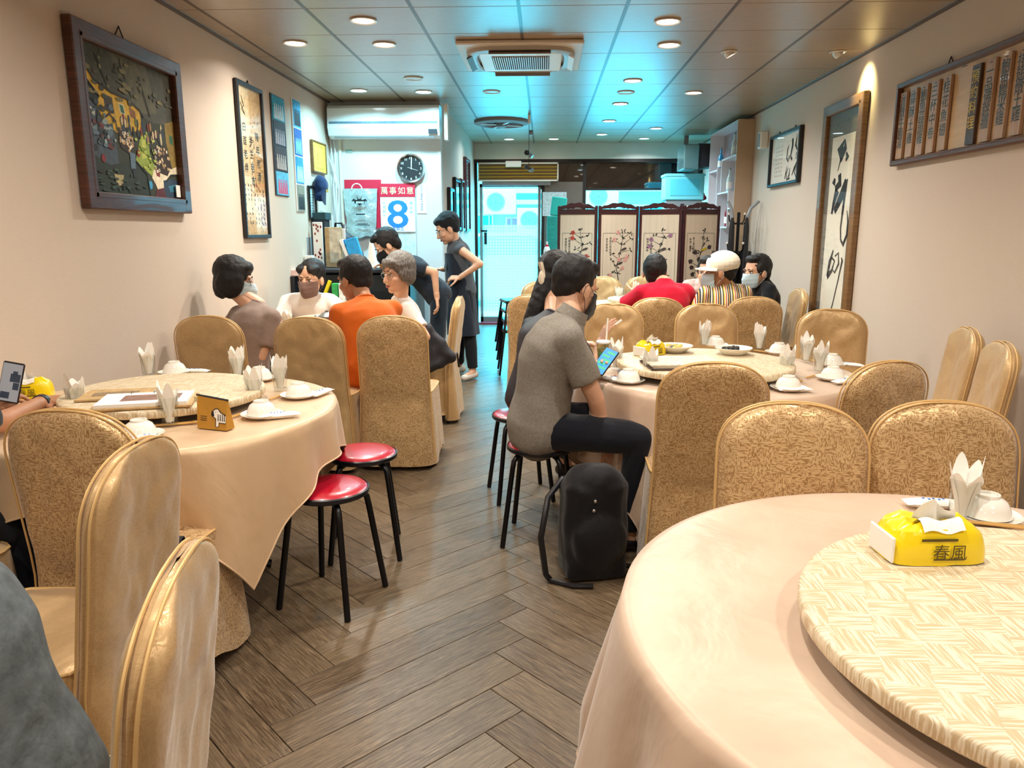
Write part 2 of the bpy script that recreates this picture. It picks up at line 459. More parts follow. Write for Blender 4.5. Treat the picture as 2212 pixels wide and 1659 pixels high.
# ================================================================== recessed lamps
m_trim = M('lamp_trim', 'd8d4cc', .35, .2, .02)
m_lens_w = EMIT('lamp_lens_warm', 'ffe9cf', 14); m_lens_c = EMIT('lamp_lens_cool', 'd8f4ff', 16); m_lens_off = M('lamp_lens_off', 'b9b4ac', .3)
def downlight(px, py, kind, lab, power=1.0, r=.085, cyan=False):
    p = atz(px, py, ZC); p.y = min(p.y, 11.35)
    t = thing('ceiling_light', lab, 'ceiling light', (p.x, p.y, ZC), 0, 'recessed ceiling lights')
    MB().lathe([(r, 0), (r, -.006), (r * .93, -.009), (r * .8, -.004), (r * .78, .012)], 28).build('trim', m_trim, t)
    MB().lathe([(r * .79, -.002), (r * .4, -.0045), (.001, -.005)], 24).build('lens', {'w': m_lens_w, 'c': m_lens_c, 'o': m_lens_off}[kind], t)
    if kind != 'o':
        la = bpy.data.lights.new('lamp_light', 'AREA'); la.shape = 'DISK'; la.size = r * 1.5; la.energy = LAMP_W * power
        la.color = (1, .925, .825) if kind == 'w' else (.40, .86, 1) if cyan else (.80, .95, 1); la.spread = math.radians(150)
        lo = bpy.data.objects.new('lamp_light', la); COL.objects.link(lo); lo.parent = t; lo.location = (0, 0, -.012)
    return t
lw = 'lit warm-white round recessed ceiling light'
for px, py in ((785, 44), (830, 96), (1442, 46), (1445, 97)): downlight(px, py, 'w', lw + ' in the front rows of panels')
downlight(638, 93, 'w', lw + ' nearest the tall framed calligraphy with faded collage', .45)
for px, py in ((775, 195), (915, 198)): downlight(px, py, 'c', 'lit cool-white recessed ceiling light above the wall air conditioner', 1.2, cyan=True)
for px, py in ((1367, 174), (1340, 224), (1316, 261), (1300, 290)): downlight(px, py, 'c', 'lit cool-white recessed ceiling light in the row leading to the folding screen', .95)
for px, py in ((1417, 277), (1388, 302)): downlight(px, py, 'c', 'lit cool-white recessed ceiling light over the folding screen', .8)
for px, py in ((1103, 309), (1195, 311)): downlight(px, py, 'w', lw + ' in front of the entrance beam', .12)
downlight(1090, 275, 'c', 'lit cool-white recessed ceiling light beside the round ceiling fan', .5)
downlight(1498, 200, 'w', 'half-lit recessed ceiling light in the panel beside the right wall', .5)
for px, py in ((893, 169), (1352, 199)): downlight(px, py, 'o', 'unlit white round recessed ceiling light')
downlight(1062, 198, 'o', 'unlit recessed ceiling light with open slot ring beyond the ceiling cassette')
# unseen lamps added for their light, over the front tables and behind the camera
for x, y in ((-1.2, 2.6), (1.4, 2.6), (-1.2, .4), (1.4, .4), (0.1, 1.4), (-1.2, -1.6), (1.4, -1.6), (.1, 3.4)):
    q = downlight(1106, 0, 'w', lw + ' over the front tables, added unseen for its light', .8); q.location = (x, y, ZC)
def eyeball(px, py, lab, tilt, power, colr):
    p = atz(px, py, ZC)
    t = thing('spot_light', lab, 'spot light', (p.x, p.y, ZC))
    MB().lathe([(.06, 0), (.06, -.005), (.048, -.008), (.045, .01)], 24).build('trim', m_trim, t)
    R = RY(tilt)
    MB().lathe([(.03, .03), (.042, .0), (.04, -.03), (.033, -.032)], 20, R=R).build('eyeball', m_trim, t)
    MB().lathe([(.033, -.028), (.001, -.029)], 20, R=R).build('lens', m_lens_w, t)
    la = bpy.data.lights.new('spot_lamp', 'SPOT'); la.energy = power; la.color = colr; la.spot_size = math.radians(70); la.spot_blend = 1.0; la.shadow_soft_size = .03
    lo = bpy.data.objects.new('spot_lamp', la); COL.objects.link(lo); lo.parent = t; lo.location = R @ Vector((0, 0, -.045)); lo.rotation_euler = (0, tilt, 0)
eyeball(1575, 112, 'small tilted eyeball spotlight in the middle of a panel', -.5, 22, (1, .9, .72))
eyeball(1810, 112, 'small tilted eyeball spotlight throwing yellow light on the wall above the tall gold frame', -.75, 34, (1, .88, .40))
# ================================================================== facade
YF = YB
def zf(py, y=YF): return aty(1150, py, y).z
def xf(px, y=YF): return aty(px, 420, y).x
z_b, z_t, z_w = zf(345), zf(352), zf(409)
wallbox('wall_facade_beam', XP, XR, YF - .1, YF + .2, z_b, ZC + .06, M('cream_beam', 'cfc8bc', .25, 0, .04))
bm = MB()
bm.box(((XP + XR) / 2, YF - .02, (z_b + z_t) / 2), (XR - XP, .14, z_b - z_t))
xdl, xdr = xf(1036), xf(1168)
for x in (XP + .02, xdr + .035, xf(1262), XR - .02): bm.box((x, YF + .02, z_t / 2), (.05, .08, z_t))
bm.box(((xf(1262) + XR) / 2, YF + .02, z_w), (XR - xf(1262), .06, .035))
bm.box(((xdr + XR) / 2, YF + .02, .25), (XR - xdr, .1, .5))
struct(bm.build('trim_1', M('dark_bronze_frame', '2b2422', .35, .4), smooth=False))
struct(MB().box(((XP + xdr) / 2, YF - .04, .012), (xdr - XP, .14, .03)).build('trim_2', M('threshold_red', '8c2f45', .5), smooth=False))
m_tran = NT('mirror_dark_glass'); m_tran.col('1c1714'); m_tran.set(rough=.03, spec=1.0, coat=1.0); m_tran = m_tran.m
w1 = struct(MB().box(((xdr + XR) / 2, YF + .03, (z_t + z_w) / 2), (XR - xdr, .012, z_t - z_w)).build('window_1', m_tran, smooth=False))
w2 = struct(MB().box(((xf(1262) + XR) / 2, YF + .03, (.5 + z_w) / 2), (XR - xf(1262), .012, z_w - .5)).build('window_2', GLASS('window_glass', (.93, 1, 1), .5), smooth=False))
struct(MB().box(((xdr + xf(1262)) / 2 + .03, YF, (.5 + zf(393)) / 2), (xf(1262) - xdr - .06, .03, zf(393) - .5)).build('trim_3', M('brushed_steel_panel', '8f8a86', .25, .85, .15, 1.5), smooth=False))
# door leaf with gridded film
zd = zf(400)
d1 = struct(MB().box(((xdl + xdr) / 2, YF + .05, zd / 2 + .02), (xdr - xdl, .012, zd)).build('door_1', GLASS('door_glass', (.93, 1, 1), .4), smooth=False))
fb = MB()
for x in (xdl + .02, xdr - .02): fb.box((x, YF + .05, zd / 2 + .02), (.045, .05, zd))
fb.box(((xdl + xdr) / 2, YF + .05, .06), (xdr - xdl, .05, .1)); fb.box(((xdl + xdr) / 2, YF + .05, zd), (xdr - xdl, .05, .05))
fb.build('door_frame', m_steel, d1, smooth=False)
def film_mat():
    t = NT('grid_film'); tc = t.n('ShaderNodeTexCoord'); sp = t.n('ShaderNodeSeparateXYZ'); t.l(tc.outputs['Object'], sp.inputs[0])
    a = t.math('LESS_THAN', t.math('FRACT', t.math('MULTIPLY', sp.outputs[0], 22)), .2)
    b = t.math('LESS_THAN', t.math('FRACT', t.math('MULTIPLY', sp.outputs[2], 22)), .2)
    g = t.math('MAXIMUM', a, b)
    tl = t.n('ShaderNodeBsdfTranslucent'); tl.inputs[0].default_value = (.9, .95, .95, 1)
    tr = t.n('ShaderNodeBsdfTransparent'); tr.inputs[0].default_value = (.85, .97, .97, 1)
    mx = t.n('ShaderNodeMixShader'); t.l(t.math('SUBTRACT', .75, t.math('MULTIPLY', g, .5)), mx.inputs[0])
    t.l(tr.outputs[0], mx.inputs[1]); t.l(tl.outputs[0], mx.inputs[2]); t.l(mx.outputs[0], t.t.nodes['Material Output'].inputs[0]); return t.m
zfilm = zf(486)
MB().box(((xdl + xdr) / 2, YF + .042, (zfilm + .2) / 2), (xdr - xdl - .09, .002, zfilm - .2)).build('grid_film', film_mat(), d1, smooth=False)
MB().box((xf(1048), YF + .03, zf(515)), (.045, .02, .19)).build('door_handle', m_black, d1, smooth=False)
MB().box((xf(1045), YF + .03, zf(499)), (.1, .02, .03)).build('door_sensor', m_black, d1, smooth=False)
# ================================================================== covered banquet chairs
def nz(p, s, seed=0): return noise.noise(Vector((p[0] * s + seed * 7.3, p[1] * s - seed * 3.1, p[2] * s + seed)))
ZT = .96
def hw(z):
    z1 = ZT - .17
    b = .212 + max(0, .5 - z) * .05
    if z <= z1: return b
    return b * max(0.0, 1 - ((z - z1) / .17) ** 2.7) ** (1 / 2.3)
def chair(name, label, mat, seed, group='gold covered banquet chairs', wrinkle=.008):
    t = thing(name, label, 'chair', group=group)
    nu, nv = 30, 44
    def yc(z): return -.205 - .13 * max(0, z - .42)
    def side(sgn):
        def fn(u, v):
            z = .03 + (ZT - .03) * (1 - (1 - v) ** 1.35)
            a = 2 * u - 1; x = a * hw(z)
            edge = max(0, 1 - abs(a) ** 7) ** .5; te = max(0, 1 - ((z - .5) / (ZT - .5)) ** 12) ** .5 if z > .5 else 1
            T = .036 * edge * te
            y = yc(z) + sgn * T
            if sgn < 0: y -= max(0, .45 - z) * .10 * edge
            p = (x, y, z)
            w = wrinkle * edge
            y += sgn * w * (nz((x, 0, z * .6), 7, seed) + .6 * nz((x * 1.6, 3, z), 15, seed + 2)) + sgn * .01 * edge * te * math.sin(a * 2.2 + seed)
            return Vector((x if sgn > 0 else -x, y, z))
        return fn
    b = MB(); b.grid(side(1), nu, nv); b.grid(side(-1), nu, nv)
    b.build('back_cover', mat, t, sharp=75)
    pts = []
    zs = [.05 + (ZT - .05) * (1 - (1 - i / 36) ** 1.8) for i in range(37)]
    for z in zs: pts.append((-hw(z) - .001, 0, z))
    for z in reversed(zs[:-1]): pts.append((hw(z) + .001, 0, z))
    for off in (-.012, .012):
        MB().tube([(x, yc(z) + off, z) for x, _, z in pts], .0032, 6).build('piping', m_pipe, t)
    # seat with skirt
    def skirt(u, v):
        an = u * 2 * PI
        n = 7.0
        cx_, sy = math.cos(an), math.sin(an)
        k = (abs(cx_) ** n + abs(sy) ** n) ** (-1 / n)
        z = .475 - .43 * v
        fl = 1 + .13 * v + .014 * v * math.sin(an * 9 + seed) + .02 * v * nz((cx_, sy, v), 3, seed)
        if v > .93: z += .03 * math.sin(an * 4 + seed)
        return Vector((k * cx_ * .215 * fl, .02 + k * sy * .215 * fl, max(.02, z)))
    b = MB(); b.grid(skirt, 72, 14, wrap=True); b.build('skirt', mat, t, sharp=60)
    def seat(u, v):
        an = u * 2 * PI; cx_, sy = math.cos(an), math.sin(an); k = (abs(cx_) ** 7 + abs(sy) ** 7) ** (-1 / 7)
        return Vector((k * cx_ * .215 * v, .02 + k * sy * .215 * v, .475 + .02 * (1 - v ** 4) + .004 * nz((cx_ * v, sy * v, 0), 5, seed)))
    b = MB(); b.grid(seat, 48, 9, wrap=True); b.build('seat_cover', mat, t)
    MB().tube([skirt(i / 48, 0) for i in range(48)], .0042, 6, closed=True).build('seat_piping', m_pipe, t)
    for x in (-.19, .19):
        for y in (-.2, .215): MB().tube([(x, y, 0.001), (x * .95, y * .97, .42)], .012, 8).build('leg', m_blackm, t)
    return t
FACES = {}
def tofloor(px, py, z=ZT): return atz(px, py, z)
brocA = chair('banquet_chair', '', m_gold, 1)
satA = chair('banquet_chair', '', m_goldb, 5, wrinkle=.011)
brocB = chair('banquet_chair', '', m_gold, 9)
used = set()
def put(proto, x, y, deg, label):
    """deg: compass direction the sitter looks, 0 = +x, 90 = away from camera"""
    rz = math.radians(deg - 90)
    if proto.name in used: return dup(proto, (x, y, 0), rz, label)
    used.add(proto.name); proto.location = (x, y, 0); proto.rotation_euler = (0, 0, rz); proto['label'] = label; return proto
def back_at(px, py, deg):     # chair whose backrest top centre shows at this pixel
    p = atz(px, py, ZT); a = math.radians(deg); return p.x + .27 * math.cos(a), p.y + .27 * math.sin(a)
C = 'gold covered banquet chair '
for proto, px, py, deg, lab in (
    (brocA, 1716, 870, 262, C + 'facing the front pink table, nearest the backpack'),
    (brocB, 2042, 868, 268, C + 'directly behind the front napkin glass, at the pink table'),
    (brocB, 1545, 782, 88, C + 'with its back to the camera between backpack and front pink table'),
    (brocA, 1922, 780, 112, C + 'turned at an angle between middle table and front chairs'),
    (satA, 1800, 668, 250, C + 'under the tall gold-framed scroll'),
    (brocA, 845, 682, 90, C + 'with bold brocade back behind the red stools'),
    (satA, 664, 685, 86, C + 'with plain back beside the man in the orange shirt'),
    (satA, 446, 682, 88, C + 'in which the woman in the taupe shirt sits'),
    (satA, 1324, 656, 262, C + 'behind the raised hand at the middle round table'),
    (brocA, 1421, 643, 90, C + 'in which the man in the red shirt sits'),
    (satA, 1527, 656, 268, C + 'with plain cover before the striped shirt'),
    (brocB, 1632, 641, 88, C + 'at the far right table beside the white-capped man'),
    (brocB, 1150, 636, 75, C + 'in front of the stack of black stools'),
    (brocB, 142, 884, 84, C + 'with dark shaded back and a small black camera on its seat'),
    ):
    x, y = back_at(px, py, deg); put(proto, x, y, deg, lab)
put(satA, -.92, 5.80, 178, C + 'seen from the side with a black bag hanging on its back')
put(satA, -1.235, 1.675, 181, C + 'seen from outside between the dark-backed chair and the denim guest')
put(satA, -.825, 1.0, 191, C + 'in which the guest in the grey denim shirt sits')
put(satA, 1.95, 4.05, 168, C + 'standing sideways against the bare right wall')
put(satA, 1.82, 3.53, 165, C + 'standing sideways by the right wall, nearer the angled chair')
put(satA, 1.97, 6.72, 178, C + 'side-on by the right wall behind the man in the black jacket')
put(satA, .03, 7.35, 280, C + 'beyond the far table beside the stacked stools')
put(satA, .66, 8.18, 270, C + 'in front of the second screen panel beyond the far table')
put(satA, 1.12, 8.22, 270, C + 'in front of the third screen panel behind the red-shirted man')
# ================================================================== red-topped stools
def stool(name, label):
    t = thing(name, label, 'stool', group='red-topped metal stools')
    MB().lathe([(.001, .482), (.1, .481), (.14, .476), (.15, .468), (.151, .462)], 40).build('seat_pad', m_red, t)
    MB().lathe([(.152, .470), (.157, .466), (.158, .452), (.152, .446), (.02, .446)], 40).build('seat_rim', m_black, t)
    for k in range(4):
        a = PI / 4 + k * PI / 2; ca, sa = math.cos(a), math.sin(a)
        pts = [(.05, .438), (.10, .438), (.13, .43), (.15, .41), (.158, .37), (.215, .004)]
        MB().tube([(ca * r, sa * r, z) for r, z in pts], .0125, 10).build('leg', m_blackm, t)
    return t
st = stool('stool', 'red-topped black stool in front, tucked against the tablecloth corner')
st.location = (-.835, 2.775, 0); st.rotation_euler = (0, 0, math.radians(-16))
dup(st, (-.815, 3.25, 0), math.radians(12), 'duller red-topped black stool behind the bright one, before the brocade chair')
dup(st, (-.01, 3.42, 0), math.radians(-8), 'red-topped black stool under the man in the grey polo shirt')
dup(st, (-.12, 4.02, 0), math.radians(14), 'red-topped black stool behind the grey polo man, under the long-haired woman')
# nested stack of black stools near the door
def plain_stool(label, loc, rz):
    t = thing('black_stool', label, 'stool', loc, rz, 'stacked black stools')
    MB().box((0, 0, .45), (.33, .33, .03), bev=.008).build('seat', m_black, t)
    for x in (-1, 1):
        for y in (-1, 1):
            MB().tube([(x * .145, y * .145, .44), (x * .2, y * .2, .004)], .011, 8).build('leg', m_blackm, t)
    return t
for k, (z, lb) in enumerate(((0, 'lowest black stool of the stack before the glass door'), (.1, 'second black stool up in the stack before the glass door'), (.2, 'third black stool up in the stack before the glass door'), (.3, 'topmost black stool of the stack before the glass door'))):
    plain_stool(lb, (-.26, 7.75, z + .002), .1 + .05 * k)
# ================================================================== round tables
ZTB = .755
def round_table(cx, cy, R, mat, half, corner, lab_t, lab_c, seed, maxdrop=.66):
    t = thing('round_table', lab_t, 'table', (cx, cy, 0), 0, 'round tables')
    MB().lathe([(.001, ZTB - .03), (R - .004, ZTB - .03), (R - .004, ZTB - .005), (.001, ZTB - .005)], 64).build('tabletop', m_walnut, t)
    MB().lathe([(.05, .04), (.05, ZTB - .03)], 20).build('pedestal', m_blackm, t)
    for k in range(4):
        a = k * PI / 2 + .4; MB().tube([(0, 0, .08), (.2 * math.cos(a), .2 * math.sin(a), .06), (.38 * math.cos(a), .38 * math.sin(a), .016)], .018, 8).build('foot', m_blackm, t)
    c = thing('tablecloth', lab_c, 'tablecloth', (cx, cy, 0), 0, 'satin tablecloths')
    nt, rings = 200, [.0, .2, .5, .8, .93, .985]
    nd = 18
    def drop(th):
        a = th - corner
        d = half / max(abs(math.cos(a + PI / 4)), abs(math.sin(a + PI / 4))) - R
        return min(d, maxdrop)
    V = []; F = []
    for i, f in enumerate(rings):
        for k in range(nt):
            th = 2 * PI * k / nt; r = R * f
            z = ZTB + .0015 * nz((r * math.cos(th), r * math.sin(th), 0), 6, seed) * (f < .95)
            V.append((r * math.cos(th), r * math.sin(th), z))
    for j in range(nd + 1):
        s = j / nd
        for k in range(nt):
            th = 2 * PI * k / nt; D = drop(th) * s
            fold = math.sin(th * 13 + 1.5 * math.sin(th * 3 + seed) + seed) + .6 * math.sin(th * 21 + seed * 2)
            amp = min(.045, .11 * D) * (.6 if cx < -1 else 1)
            r = R + .006 + .006 * min(1, D * 40) + (.02 if cx < -1 else .05) * D + amp * fold + amp * .9
            z = ZTB - .006 * min(1, D * 60) - D * .985 if D > 0 else ZTB - .003
            V.append((max(r * math.cos(th), XL + .012 - cx), r * math.sin(th), max(z, .012)))
    n = len(rings) + nd + 1
    for j in range(n - 1):
        for k in range(nt): F.append((j * nt + k, j * nt + (k + 1) % nt, (j + 1) * nt + (k + 1) % nt, (j + 1) * nt + k))
    b = MB(); b.add(V, F); co = b.build('cloth', mat, c, sharp=80)
    hem = [V[(n - 1) * nt + k] for k in range(nt)]
    MB().tube(hem, .0035, 6, closed=True).build('hem', mat, c)
    return t, c
def lazy_susan(cx, cy, R, label, top=None):
    t = thing('lazy_susan', label, 'turntable', (cx, cy, ZTB + .003), 0, 'lazy susans')
    MB().lathe([(.16, 0), (.16, .02), (.12, .028)], 32).build('bearing', m_blackm, t)
    MB().lathe([(.001, .026), (R - .03, .026), (R - .03, .032), (.001, .032)], 48).build('board', m_black, t)
    MB().lathe([(R - .05, .03), (R - .004, .031), (R, .036), (R, .056), (R - .004, .061), (R - .02, .0625), (.4 * R, .063), (.001, .063)], 96).build('cloth_cover', m_susan, t, sharp=80)
    return t
ZS = ZTB + .003 + .0635
a1 = math.radians(-43)
TP = {1: (-1.54, 2.90, .685), 2: (-1.52, 5.52, .60), 3: (.87, 3.82, .68), 4: (.86, 1.28, .70), 5: (.98, 7.30, .68)}
round_table(*TP[1], m_cloth1, .865, a1, 'round table with peach satin cloth and yellow pouch by the left wall', 'peach satin square tablecloth hanging to a low corner beside the red stools', 1)
round_table(*TP[2], m_cloth1, .78, .3, 'round table where the woman in the white shirt sits', 'peach satin tablecloth on the table of the four guests by the left wall', 2)
round_table(*TP[3], m_cloth3, 1.0, math.radians(-120), 'round table set for eight in the middle of the right side', 'dusty pink satin tablecloth under the dishes of food', 3)
round_table(*TP[4], m_cloth3, 1.06, math.radians(170), 'round table holding the yellow tissue pack on its turntable', 'dusty pink satin tablecloth under the turntable with tissue pack', 4)
round_table(*TP[5], m_cloth3, .95, .2, 'round table before the folding screen with the far guests', 'pale tablecloth on the table before the folding screen', 5)
lazy_susan(-1.53, 2.93, .385, 'pale cloth-covered turntable holding the open ring binder')
lazy_susan(.80, 3.72, .43, 'pale cloth-covered turntable holding the menu folder and food dishes')
lazy_susan(.89, 1.15, .445, 'pale basketweave cloth-covered turntable holding a yellow tissue pack')
lazy_susan(-1.52, 5.55, .34, 'pale cloth-covered turntable among the four guests at the left')
lazy_susan(1.0, 7.32, .38, 'pale cloth-covered turntable on the table before the screen')
# ================================================================== tableware
def once(fn):
    st_ = {}
    def w(x, y, z, rz, label, group):
        if 'p' not in st_: st_['p'] = fn(); o = st_['p']; o.location = (x, y, z); o.rotation_euler = (0, 0, rz)
        else: o = st_['p'].copy(); COL.objects.link(o); o.location = (x, y, z); o.rotation_euler = (0, 0, rz); \
            [ (lambda c: (COL.objects.link(c), setattr(c, 'parent', o)))(ch.copy()) for ch in st_['p'].children ]
        o['label'] = label; o['group'] = group; return o
    return w
def _bowl():
    o = MB().lathe([(.0, .046), (.022, .046), (.0225, .052), (.0265, .052), (.028, .045), (.042, .036), (.052, .018), (.0555, .003), (.0565, .0), (.054, .0), (.05, .018), (.04, .034), (.0, .042)], 32).build('rice_bowl', m_ceramic); o['category'] = 'bowl'; return o
def _saucer():
    o = MB().lathe([(.0, .004), (.045, .004), (.06, .008), (.077, .016), (.0785, .0155), (.062, .004), (.045, .0), (.0, .0)], 32).build('saucer', m_ceramic); o['category'] = 'saucer'; return o
def _glass():
    o = MB().lathe([(.0, .0), (.027, .0), (.0285, .004), (.035, .105), (.0338, .1055), (.0272, .012), (.0, .011)], 24).build('drinking_glass', m_glass); o['category'] = 'glass'; return o
def napkin_mesh(seed):
    b = MB(); r = random.Random(seed)
    for k in range(6):
        a = k * 1.05 + r.uniform(-.3, .3); tip = r.uniform(.02, .07); w = r.uniform(.026, .034); tl = r.uniform(.2, .5)
        def fn(u, v, a=a, tip=tip, w=w, tl=tl):
            s = 2 * u - 1; h = .014 + (.088 + tip * (1 - abs(s) ** 1.6)) * v
            rad = .014 + .016 * v + .02 * max(0, v - .55) * 2 * tl
            an = a + s * (1.05 - .35 * v)
            return Vector((rad * math.cos(an), rad * math.sin(an), h + .002 * math.sin(9 * u + k)))
        b.grid(fn, 9, 7)
    return b
_nap = {}
def napkin(x, y, z, rz, label, group):
    k = random.randrange(4)
    if k not in _nap: o = napkin_mesh(k).build('paper_napkin', m_paper, sharp=50); _nap[k] = o
    else: o = _nap[k].copy(); COL.objects.link(o)
    o.location = (x, y, z); o.rotation_euler = (0, 0, rz); return tag(o, label, 'napkin', group)
def _chop():
    o = MB().tube([(-.112, 0, .004), (.0, 0, .0042), (.112, 0, .0045)], [.0022, .0032, .004], 6).build('chopstick', m_bamboo); o['category'] = 'chopstick'; return o
def _packet():
    o = thing('towel_packet', '', 'wet towel')
    def fn(u, v):
        a, bb = 2 * u - 1, 2 * v - 1
        h = .011 * max(0, 1 - abs(a) ** 5) * max(0, 1 - bb ** 2) ** .5
        return Vector((a * .075, bb * .021 * (1 if abs(a) < .9 else 1.12), .0115 + h + .001 * math.sin(a * 20) * (1 - abs(bb))))
    b = MB(); b.grid(fn, 21, 9); b.grid(lambda u, v: Vector((fn(u, v).x * (1), -fn(u, v).y, max(.0005, .0225 - fn(u, v).z))), 21, 9)
    b.build('wrapper', m_paper, o, sharp=60)
    b = MB()
    for i in range(5): b.box((-.03 + i * .012, .003 * (-1) ** i, .0232), (.006, .005 + .003 * (i % 2), .0006))
    b.build('print', m_blue, o, smooth=False); return o
bowl, saucer, glass, chop, packet = once(_bowl), once(_saucer), once(_glass), once(_chop), once(_packet)
def P(px, py, z=ZTB + .002): return atz(px, py, z)
def put_glass(px, py, T, note='', z=ZTB + .0035, nap=True):
    p = P(px, py, z)
    glass(p.x, p.y, z, 0, 'clear glass holding a napkin ' + T + note, 'drinking glasses')
    if nap: napkin(p.x, p.y, z, random.uniform(0, 6), 'white napkin fanned in a glass ' + T + note, 'folded napkins')
def put_bowl(px, py, T, note='', z=ZTB + .0035):
    p = P(px, py, z)
    saucer(p.x, p.y, z, 0, 'white saucer under a bowl ' + T + note, 'saucers')
    bowl(p.x, p.y, z + .0125, 0, 'white upturned rice bowl ' + T + note, 'rice bowls')
def put_chops(px0, py0, px1, py1, T, note='', z=ZTB + .004):
    a, b = P(px0, py0, z), P(px1, py1, z); d = b - a; rz = math.atan2(d.y, d.x); c = (a + b) / 2; n = Vector((-d.y, d.x, 0)).normalized() * .0055
    for s in (-1, 1): chop(c.x + n.x * s, c.y + n.y * s, z, rz + s * .02, 'bamboo chopstick ' + T + note, 'chopsticks')
def put_packet(px, py, deg, T, note='', z=ZTB + .0035):
    p = P(px, py, z); packet(p.x, p.y, z, math.radians(deg), 'wrapped wet towel ' + T + note, 'wet towels')
T1 = 'at the yellow-pouch table'
put_glass(322, 812, T1, ', against the left wall'); put_bowl(378, 808, T1, ', against the plain chair'); put_packet(420, 806, 0, T1, ', against the plain chair'); put_chops(340, 811, 430, 812, T1, ', against the plain chair')
put_glass(514, 819, T1, ', between two chairs'); put_bowl(562, 821, T1, ', half hidden by glasses'); put_chops(535, 816, 590, 816, T1, ', half hidden by glasses')
put_glass(606, 843, T1, ', beside the chair edge'); put_bowl(646, 858, T1, ', next to the towel at the rim'); put_packet(694, 853, 75, T1, ', at the rim near the brocade chair'); put_chops(596, 860, 640, 846, T1, ', next to the towel at the rim')
put_glass(550, 873, T1, ', by the turntable'); put_bowl(566, 900, T1, ', nearest the pouch'); put_packet(604, 903, 28, T1, ', at the rim near the red stools'); put_chops(506, 901, 552, 886, T1, ', nearest the pouch')
put_glass(368, 918, T1, ', between binder and pouch'); put_bowl(303, 945, T1, ', behind the big chair'); put_packet(312, 952, -8, T1, ', behind the big chair'); put_chops(330, 922, 388, 917, T1, ', behind the big chair')
put_glass(166, 893, T1, ', before the watch-wearing arm')
T3 = 'at the middle table'
put_glass(1330, 797, T3, ', beside the phone'); put_glass(1403, 819, T3, ', in front of the tissue pack'); put_bowl(1357, 826, T3, ', beside the phone'); put_packet(1330, 824, -40, T3, ', beside the phone'); put_chops(1368, 808, 1412, 818, T3, ', beside the phone')
put_glass(1521, 748, T3, ', before the plain chair'); put_bowl(1545, 748, T3, ', before the plain chair'); put_glass(1640, 756, T3, ', before the corner chair')
put_bowl(1682, 764, T3, ', before the corner chair'); put_chops(1644, 760, 1684, 766, T3, ', before the corner chair')
put_glass(1741, 782, T3, ', before the satin chair'); put_bowl(1796, 790, T3, ', before the satin chair'); put_packet(1832, 792, -30, T3, ', before the satin chair'); put_chops(1743, 776, 1760, 782, T3, ', before the satin chair')
put_glass(1770, 805, T3, ', facing the angled chair'); put_bowl(1798, 820, T3, ', facing the angled chair'); put_packet(1828, 828, 25, T3, ', facing the angled chair'); put_chops(1752, 815, 1780, 808, T3, ', facing the angled chair')
put_glass(1698, 815, T3, ', at the turntable edge'); put_bowl(1702, 842, T3, ', nearest the front chairs'); put_packet(1716, 846, 4, T3, ', nearest the front chairs'); put_chops(1672, 836, 1728, 824, T3, ', nearest the front chairs')
T4 = 'at the front table'
put_glass(2076, 1122, T4); put_bowl(2128, 1120, T4); put_packet(2020, 1096, -6, T4); put_chops(2090, 1130, 2240, 1146, T4, z=ZTB + .02)
T5 = 'at the table before the screen'
put_glass(1336, 653, T5); put_bowl(1490, 652, T5); put_glass(1352, 648, T5, ', second of two', nap=False)
T2_ = 'at the four guests\' table'
put_glass(622, 714, T2_); put_bowl(585, 712, T2_); put_bowl(760, 716, T2_, ', by the orange sleeve')
put(satA, -1.92, 2.0, 75, C + 'out by the left wall under the guest with the wristwatch')
# ================================================================== people
m_skin = M('skin', 'd0a184', .5, 0, .06, 8, .05, 200, .001, sss=.08); m_skin2 = M('skin_tan', 'b07d5c', .5, 0, .06, 8, sss=.06)
def hairmat(name, c, c2):
    t = NT(name); g = t.noise(t.coord((90, 90, 9), True), 2, 4, .6); t.col(t.ramp(g, [(.3, c), (.72, c2)])); t.bump(g, .6, .005); t.set(rough=.55, spec=.3); return t.m
m_hair = hairmat('black_hair', '0c0b0d', '211d1e'); m_hairg = hairmat('grey_hair', '33302e', '8d8780'); m_hairb = hairmat('dark_brown_hair', '120d0b', '2a201b')
m_lip = M('lips', 'a8584e', .5); m_eye = M('eye_white', 'ece6e0', .25, 0, 0); m_iris = M('iris', '1a0f0a', .2, 0, 0)
def fabric(name, c, var=.1, bump=.35, bs=14, rough=.85): return M(name, c, rough, 0, var, 9, bump, bs, .012, spec=.2, sheen=.15)
m_navy = fabric('navy_cotton', '1c2430'); m_jeans = fabric('dark_trousers', '14161d')
def remesh(mb, voxel, it=4, fac=.5):
    me = bpy.data.meshes.new('tmp'); me.from_pydata(mb.v, [], mb.f)
    o = bpy.data.objects.new('tmp', me); COL.objects.link(o)
    m = o.modifiers.new('r', 'REMESH'); m.mode = 'VOXEL'; m.voxel_size = voxel
    if it: s = o.modifiers.new('s', 'SMOOTH'); s.iterations = it; s.factor = fac
    dg = bpy.context.evaluated_depsgraph_get(); ev = o.evaluated_get(dg); em = ev.to_mesh()
    n = len(em.vertices); co = np.empty(n * 3); em.vertices.foreach_get('co', co)
    F = [tuple(p.vertices) for p in em.polygons]
    ev.to_mesh_clear(); bpy.data.objects.remove(o); bpy.data.meshes.remove(me)
    return co.reshape(-1, 3), F
def sub(mb, co, F, base, wr=0.0, ws=9.0):
    b = Vector(base)
    V = []
    for p in co:
        q = Vector(p)
        if wr: q = q + Vector((noise.noise(q * ws), noise.noise(q * ws + Vector((9, 3, 1))), noise.noise(q * ws * 1.7))) * wr
        V.append(q - b)
    return mb.add(V, F)
